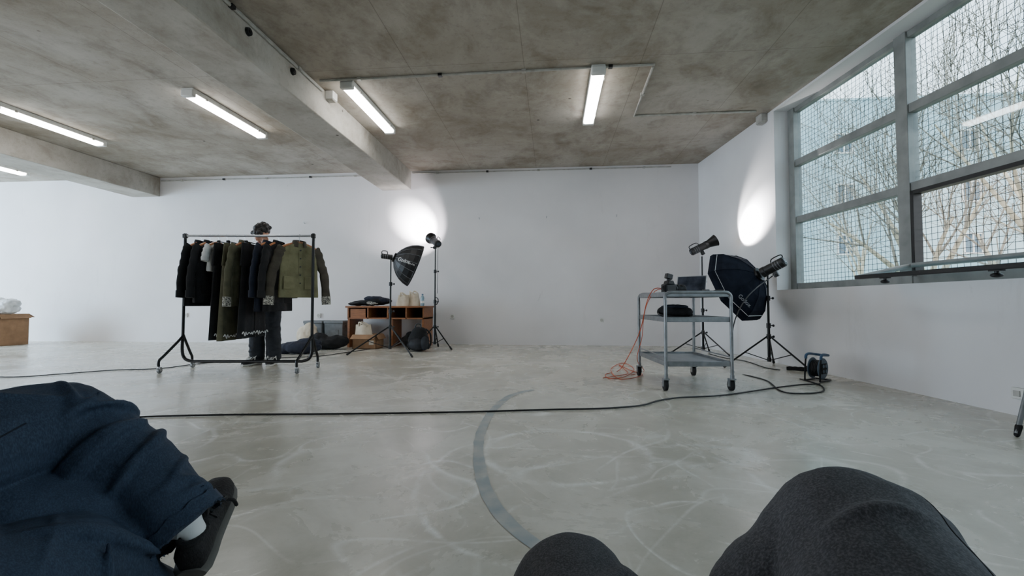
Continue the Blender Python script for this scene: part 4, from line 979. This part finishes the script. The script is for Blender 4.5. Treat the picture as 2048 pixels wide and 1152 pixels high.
fl_ = MB(); fl_.box((0, 0, .142), (.03, .03, .02)); fl_.box((0, .0, .175), (.065, .045, .05), rot=M.Rotation(.25, 3, 'Y')); fl_.build('flash_trigger', Mt['black'], cm, bevel=.005)
MB().tube(crom([(-.07, 0, .08), (-.12, -.05, .05), (-.11, -.1, .01), (-.04, -.12, .008), (.03, -.09, .01)], 5), .006, 6).build('strap', Mt['black'], cm)
lp = empty('laptop', cw(1.80, 4.62, TS), PSI+rad(-38), 'open silver laptop on the far right of the trolley top', 'laptop')
MB().box((0, 0, .008), (.30, .21, .016)).build('base', Mt['silver'], lp, bevel=.004); MB().box((0, .01, .0172), (.26, .1, .002)).build('keyboard', Mt['black'], lp)
RL = M.Rotation(rad(-18), 3, 'X')
MB().box(V((0, .105, .016))+RL@V((0, 0, .1)), (.30, .008, .2), rot=RL).build('lid', Mt['silver'], lp, bevel=.003); MB().box(V((0, .105, .016))+RL@V((0, -.005, .1)), (.28, .003, .18), rot=RL).build('screen', Mt['screen'], lp)
ms = empty('computer_mouse', cw(1.74, 4.30, TS), PSI, 'white computer mouse on the trolley top', 'mouse')
MB().ell((0, 0, .016), (.03, .052, .018)).build('shell', Mt['whiteplastic'], ms); MB().cyl((-.004, -.03, .031), (.004, -.03, .031), .006).build('wheel', Mt['black'], ms)
bc = empty('battery_charger', cw(1.86, 4.28, TS), PSI+.3, 'small black battery charger at the right edge of the trolley top', 'charger')
MB().box((0, 0, .016), (.11, .08, .032)).build('body', Mt['black'], bc, bevel=.006); MB().box((-.02, 0, .038), (.04, .06, .02)).build('battery', Mt['rib'], bc, bevel=.003)
hp = empty('headphone_case', cw(1.90, 4.14, TS), PSI, 'small black pouch near the front right corner of the trolley top', 'pouch')
bl2('pouch', Mt['blackcloth'], hp, [((0, 0, .022), (.06, .045, .022))], .006, ((.006, .04),)); MB().tube([(-.05, -.01, .034), (.05, -.01, .036)], .003, 6).build('zip', Mt['steel'], hp)
cb_ = empty('camera_bag', cw(1.57, 4.36, .643), PSI, 'black camera bag on the middle shelf of the trolley', 'bag')
bl2('body', Mt['blackcloth'], cb_, [((-.06, 0, .06), (.1, .14, .06)), ((.07, 0, .055), (.1, .15, .055)), ((0, 0, .05), (.16, .15, .05))], .01, ((.015, .06),))
bl2('lid_flap', Mt['navycloth'], cb_, [((0, -.01, .105), (.13, .13, .022))], .01, ((.01, .06),)); MB().tube(crom([(-.15, 0, .06), (-.17, -.1, .03), (-.05, -.17, .012), (.1, -.16, .012), (.16, 0, .06)], 6), .009, 6).build('strap', Mt['black'], cb_)
# ------------------------------------------------------------------ cables, reel, power strip
def floor_path(pp, r=.007): return crom([on_z(px, py, r+.001) for px, py in pp], 6)
def cable(pts, r, m, name, lb, cat='cable'): return tag(MB().tube(pts, r, 6).build(name, Mt[m], None, fix=False), lb, cat)
cable(floor_path([(-60, 752), (30, 754), (120, 748), (230, 740), (320, 737), (400, 727), (480, 722), (560, 716), (640, 712), (690, 705), (740, 698)]), .006, 'cable', 'power_cable', 'black cable on the floor running behind the clothes rack toward the desk')
cable(floor_path([(240, 836), (330, 832), (480, 829), (640, 828), (800, 826), (960, 823), (1100, 819), (1200, 817), (1280, 811), (1318, 801), (1360, 795), (1440, 791), (1500, 783), (1560, 774), (1605, 769), (1640, 768)]), .0065, 'cable', 'extension_cable', 'long black cable crossing the bare floor in front of the trolley')
pts = crom([at(1545, 552, 5.3), at(1498, 590, 5.0), at(1470, 640, 4.9), at(1463, 700, 4.9)]+[on_z(*q_, .008) for q_ in ((1466, 742), (1500, 752), (1535, 762), (1562, 782), (1600, 787), (1645, 783), (1640, 770), (1600, 758))], 6)
cable(pts, .0065, 'cable', 'power_cable', 'black cable drooping from the octagonal softbox light to the floor')
pts = crom([cw(1.44, 4.33, TS+.06), cw(1.36, 4.32, TS+.05), cw(1.30, 4.35, TS-.08), cw(1.26, 4.45, .5), cw(1.16, 4.6, .2)]+[on_z(*q_, .008) for q_ in ((1236, 742), (1212, 748), (1219, 757), (1250, 753), (1268, 738), (1246, 726), (1222, 738), (1240, 758), (1285, 750), (1262, 741), (1238, 730), (1256, 746), (1230, 752), (1206, 756))], 7)
cable(pts, .0040, 'orange', 'tether_cable', 'orange cable hanging from the camera to a loose coil on the floor')
pts = crom([cw(1.45, 4.36, TS+.055), cw(1.40, 4.42, TS+.03), cw(1.345, 4.5, TS-.1), cw(1.34, 4.6, .6), cw(1.34, 4.66, .42), cw(1.30, 4.7, .2), on_z(1288, 742, .008), on_z(1262, 750, .008)], 7)
cable(pts, .0032, 'orange', 'tether_cable', 'thinner orange cable looping beside the trolley shelves')
cable(floor_path([(1560, 740), (1530, 735), (1490, 722), (1450, 716), (1420, 708)]), .006, 'cable', 'power_cable', 'short black cable between the power strip and the corner light stand')
ps = empty('power_strip', on_z(1597, 741), PSI-.5, 'black power strip lying on the floor left of the cable reel', 'power strip')
MB().box((0, 0, .02), (.24, .05, .04)).build('housing', Mt['black'], ps, bevel=.006)
for k in range(4): MB().cyl((-.085+k*.055, 0, .039), (-.085+k*.055, 0, .042), .019, .019, 16).build('socket', Mt['rubber'], ps)
rl = empty('cable_reel', on_z(1643, 764)+V((0, .06, 0)), PSI+rad(32), 'blue and black cable reel standing on the floor by the window wall', 'cable reel'); rl.scale = (.86, .86, .86)
# black tubular feet, blue carrying handle, slate flanges, square socket plate
for s in (-1, 1):
    MB().tube(crom([(.125, s*.08, .012), (-.11, s*.08, .012), (-.13, s*.08, .03), (-.12, s*.08, .15), (-.10, s*.08, .27)], 4), .010, 8).build('frame', Mt['blackmetal'], rl)
MB().tube([(.12, -.08, .012), (.12, .08, .012)], .010, 8).build('foot_bar', Mt['blackmetal'], rl)
MB().tube(crom([(-.10, -.08, .26), (-.09, -.08, .30), (-.03, -.075, .315), (.10, -.07, .30), (.115, 0, .295), (.10, .07, .30), (-.03, .075, .315), (-.09, .08, .30), (-.10, .08, .26)], 4), .015, 10).build('handle', Mt['blueplastic'], rl)
RY = M.Rotation(PI/2, 4, 'Z'); TR = M.Translation((0, 0, .15))
for sg in (-1, 1): MB().lathe([(.02, sg*.062), (.118, sg*.06), (.122, sg*.055), (.122, sg*.05), (.03, sg*.048)], 28, TR@RY).build('flange', Mt['slate'], rl)
co = MB()
for k in range(6): co.tube([V((.09*cos(t), -.04+k*.016, .15+.09*sin(t))) for t in [2*PI*i/24 for i in range(24)]], .0085, 6, True)
co.cyl((0, -.045, .15), (0, .045, .15), .083, .083, 24); co.build('wound_cable', Mt['cable'], rl)
MB().box((0, -.068, .15), (.12, .014, .12)).build('socket_panel', Mt['rubber'], rl, bevel=.01)
for sx in (-1, 1):
    for sz in (-1, 1): MB().cyl((sx*.03, -.074, .15+sz*.03), (sx*.03, -.079, .15+sz*.03), .02, .02, 14).build('socket', Mt['slate'], rl)
tp = on_z(2034, 874)
ts = empty('metal_stand', tp, 0, 'grey metal stand leg with black rubber foot at the right edge', 'stand')
MB().tube([(0, 0, .02), (.16, .05, .45)], .013, 10).build('leg', Mt['greymetal'], ts); MB().tube([(.42, .12, .02), (.26, .08, .45)], .013, 10).build('leg', Mt['greymetal'], ts)
MB().tube([(.14, .045, .45), (.28, .085, .45)], .016, 10).build('crossbar', Mt['greymetal'], ts)
for p_, q_ in (((0, 0, .014), (.018, .006, .06)), ((.42, .12, .014), (.405, .116, .06))): MB().cap(p_, q_, .014, .017).build('foot', Mt['rubber'], ts)
# ------------------------------------------------------------------ light
W = bpy.data.worlds.new('sky'); sc.world = W; W.use_nodes = True; nt = W.node_tree; N = nt.nodes; bg = N['Background']
g = G(nt); tcg = N.new('ShaderNodeTexCoord').outputs['Generated']
g.l(g.ramp(g.noise(tcg, 2.0, 4), [(.3, (216, 229, 243)), (.7, (240, 245, 250))]), bg.inputs['Color']); bg.inputs['Strength'].default_value = 4.8
def lamp(kind, name, loc, dr, energy, color=(1, 1, 1), **k):
    l = bpy.data.lights.new(name, kind); l.energy = energy; l.color = color
    for a, b in k.items(): setattr(l, a, b)
    o = bpy.data.objects.new(name, l); C.objects.link(o); o.location = V(loc); o.rotation_euler = V(dr).to_track_quat('-Z', 'Y').to_euler(); return o
lamp('SUN', 'sun', (-5, 0, 20), (.62, .22, -.75), 3.0, (1, .95, .86), angle=rad(1))
m2 = p2+d2*.26; m3 = p3+d3*.27
t2 = on_y(840, 453, D); t3 = on_rw(1496, 456)
lamp('SPOT', 'spot_back_core', m2, t2-m2, 1200, (1, .97, 1), spot_size=rad(52), spot_blend=1.0, shadow_soft_size=.02)
lamp('SPOT', 'spot_back_spill', m2, d2, 110, (.97, .93, 1), spot_size=rad(88), spot_blend=.5, shadow_soft_size=.02)
lamp('SPOT', 'spot_right_core', m3, t3-m3, 1500, (1, .97, 1), spot_size=rad(68), spot_blend=1.0, shadow_soft_size=.02)
lamp('SPOT', 'spot_right_spill', m3, (t3-m3).normalized()+ZU*.25, 140, (1, .98, .99), spot_size=rad(76), spot_blend=.55, shadow_soft_size=.02)
# added area lamp out of view: assumed cool daylight tinting the far left bay
lamp('AREA', 'left_bay_assumed_fill', (-13.6, 4.6, 1.9), (3.2, 4.0, -.2), 520, (.50, .75, 1), shape='RECTANGLE', size=2.4, size_y=1.8)
# ------------------------------------------------------------------ camera
cd = bpy.data.cameras.new('camera'); cd.sensor_width = 36; cd.lens = 36*FP/2048; cd.clip_start = .03
co_ = bpy.data.objects.new('camera', cd); C.objects.link(co_); co_.location = CAM; co_.rotation_euler = (PI/2+PIT, 0, PSI)
sc.camera = co_
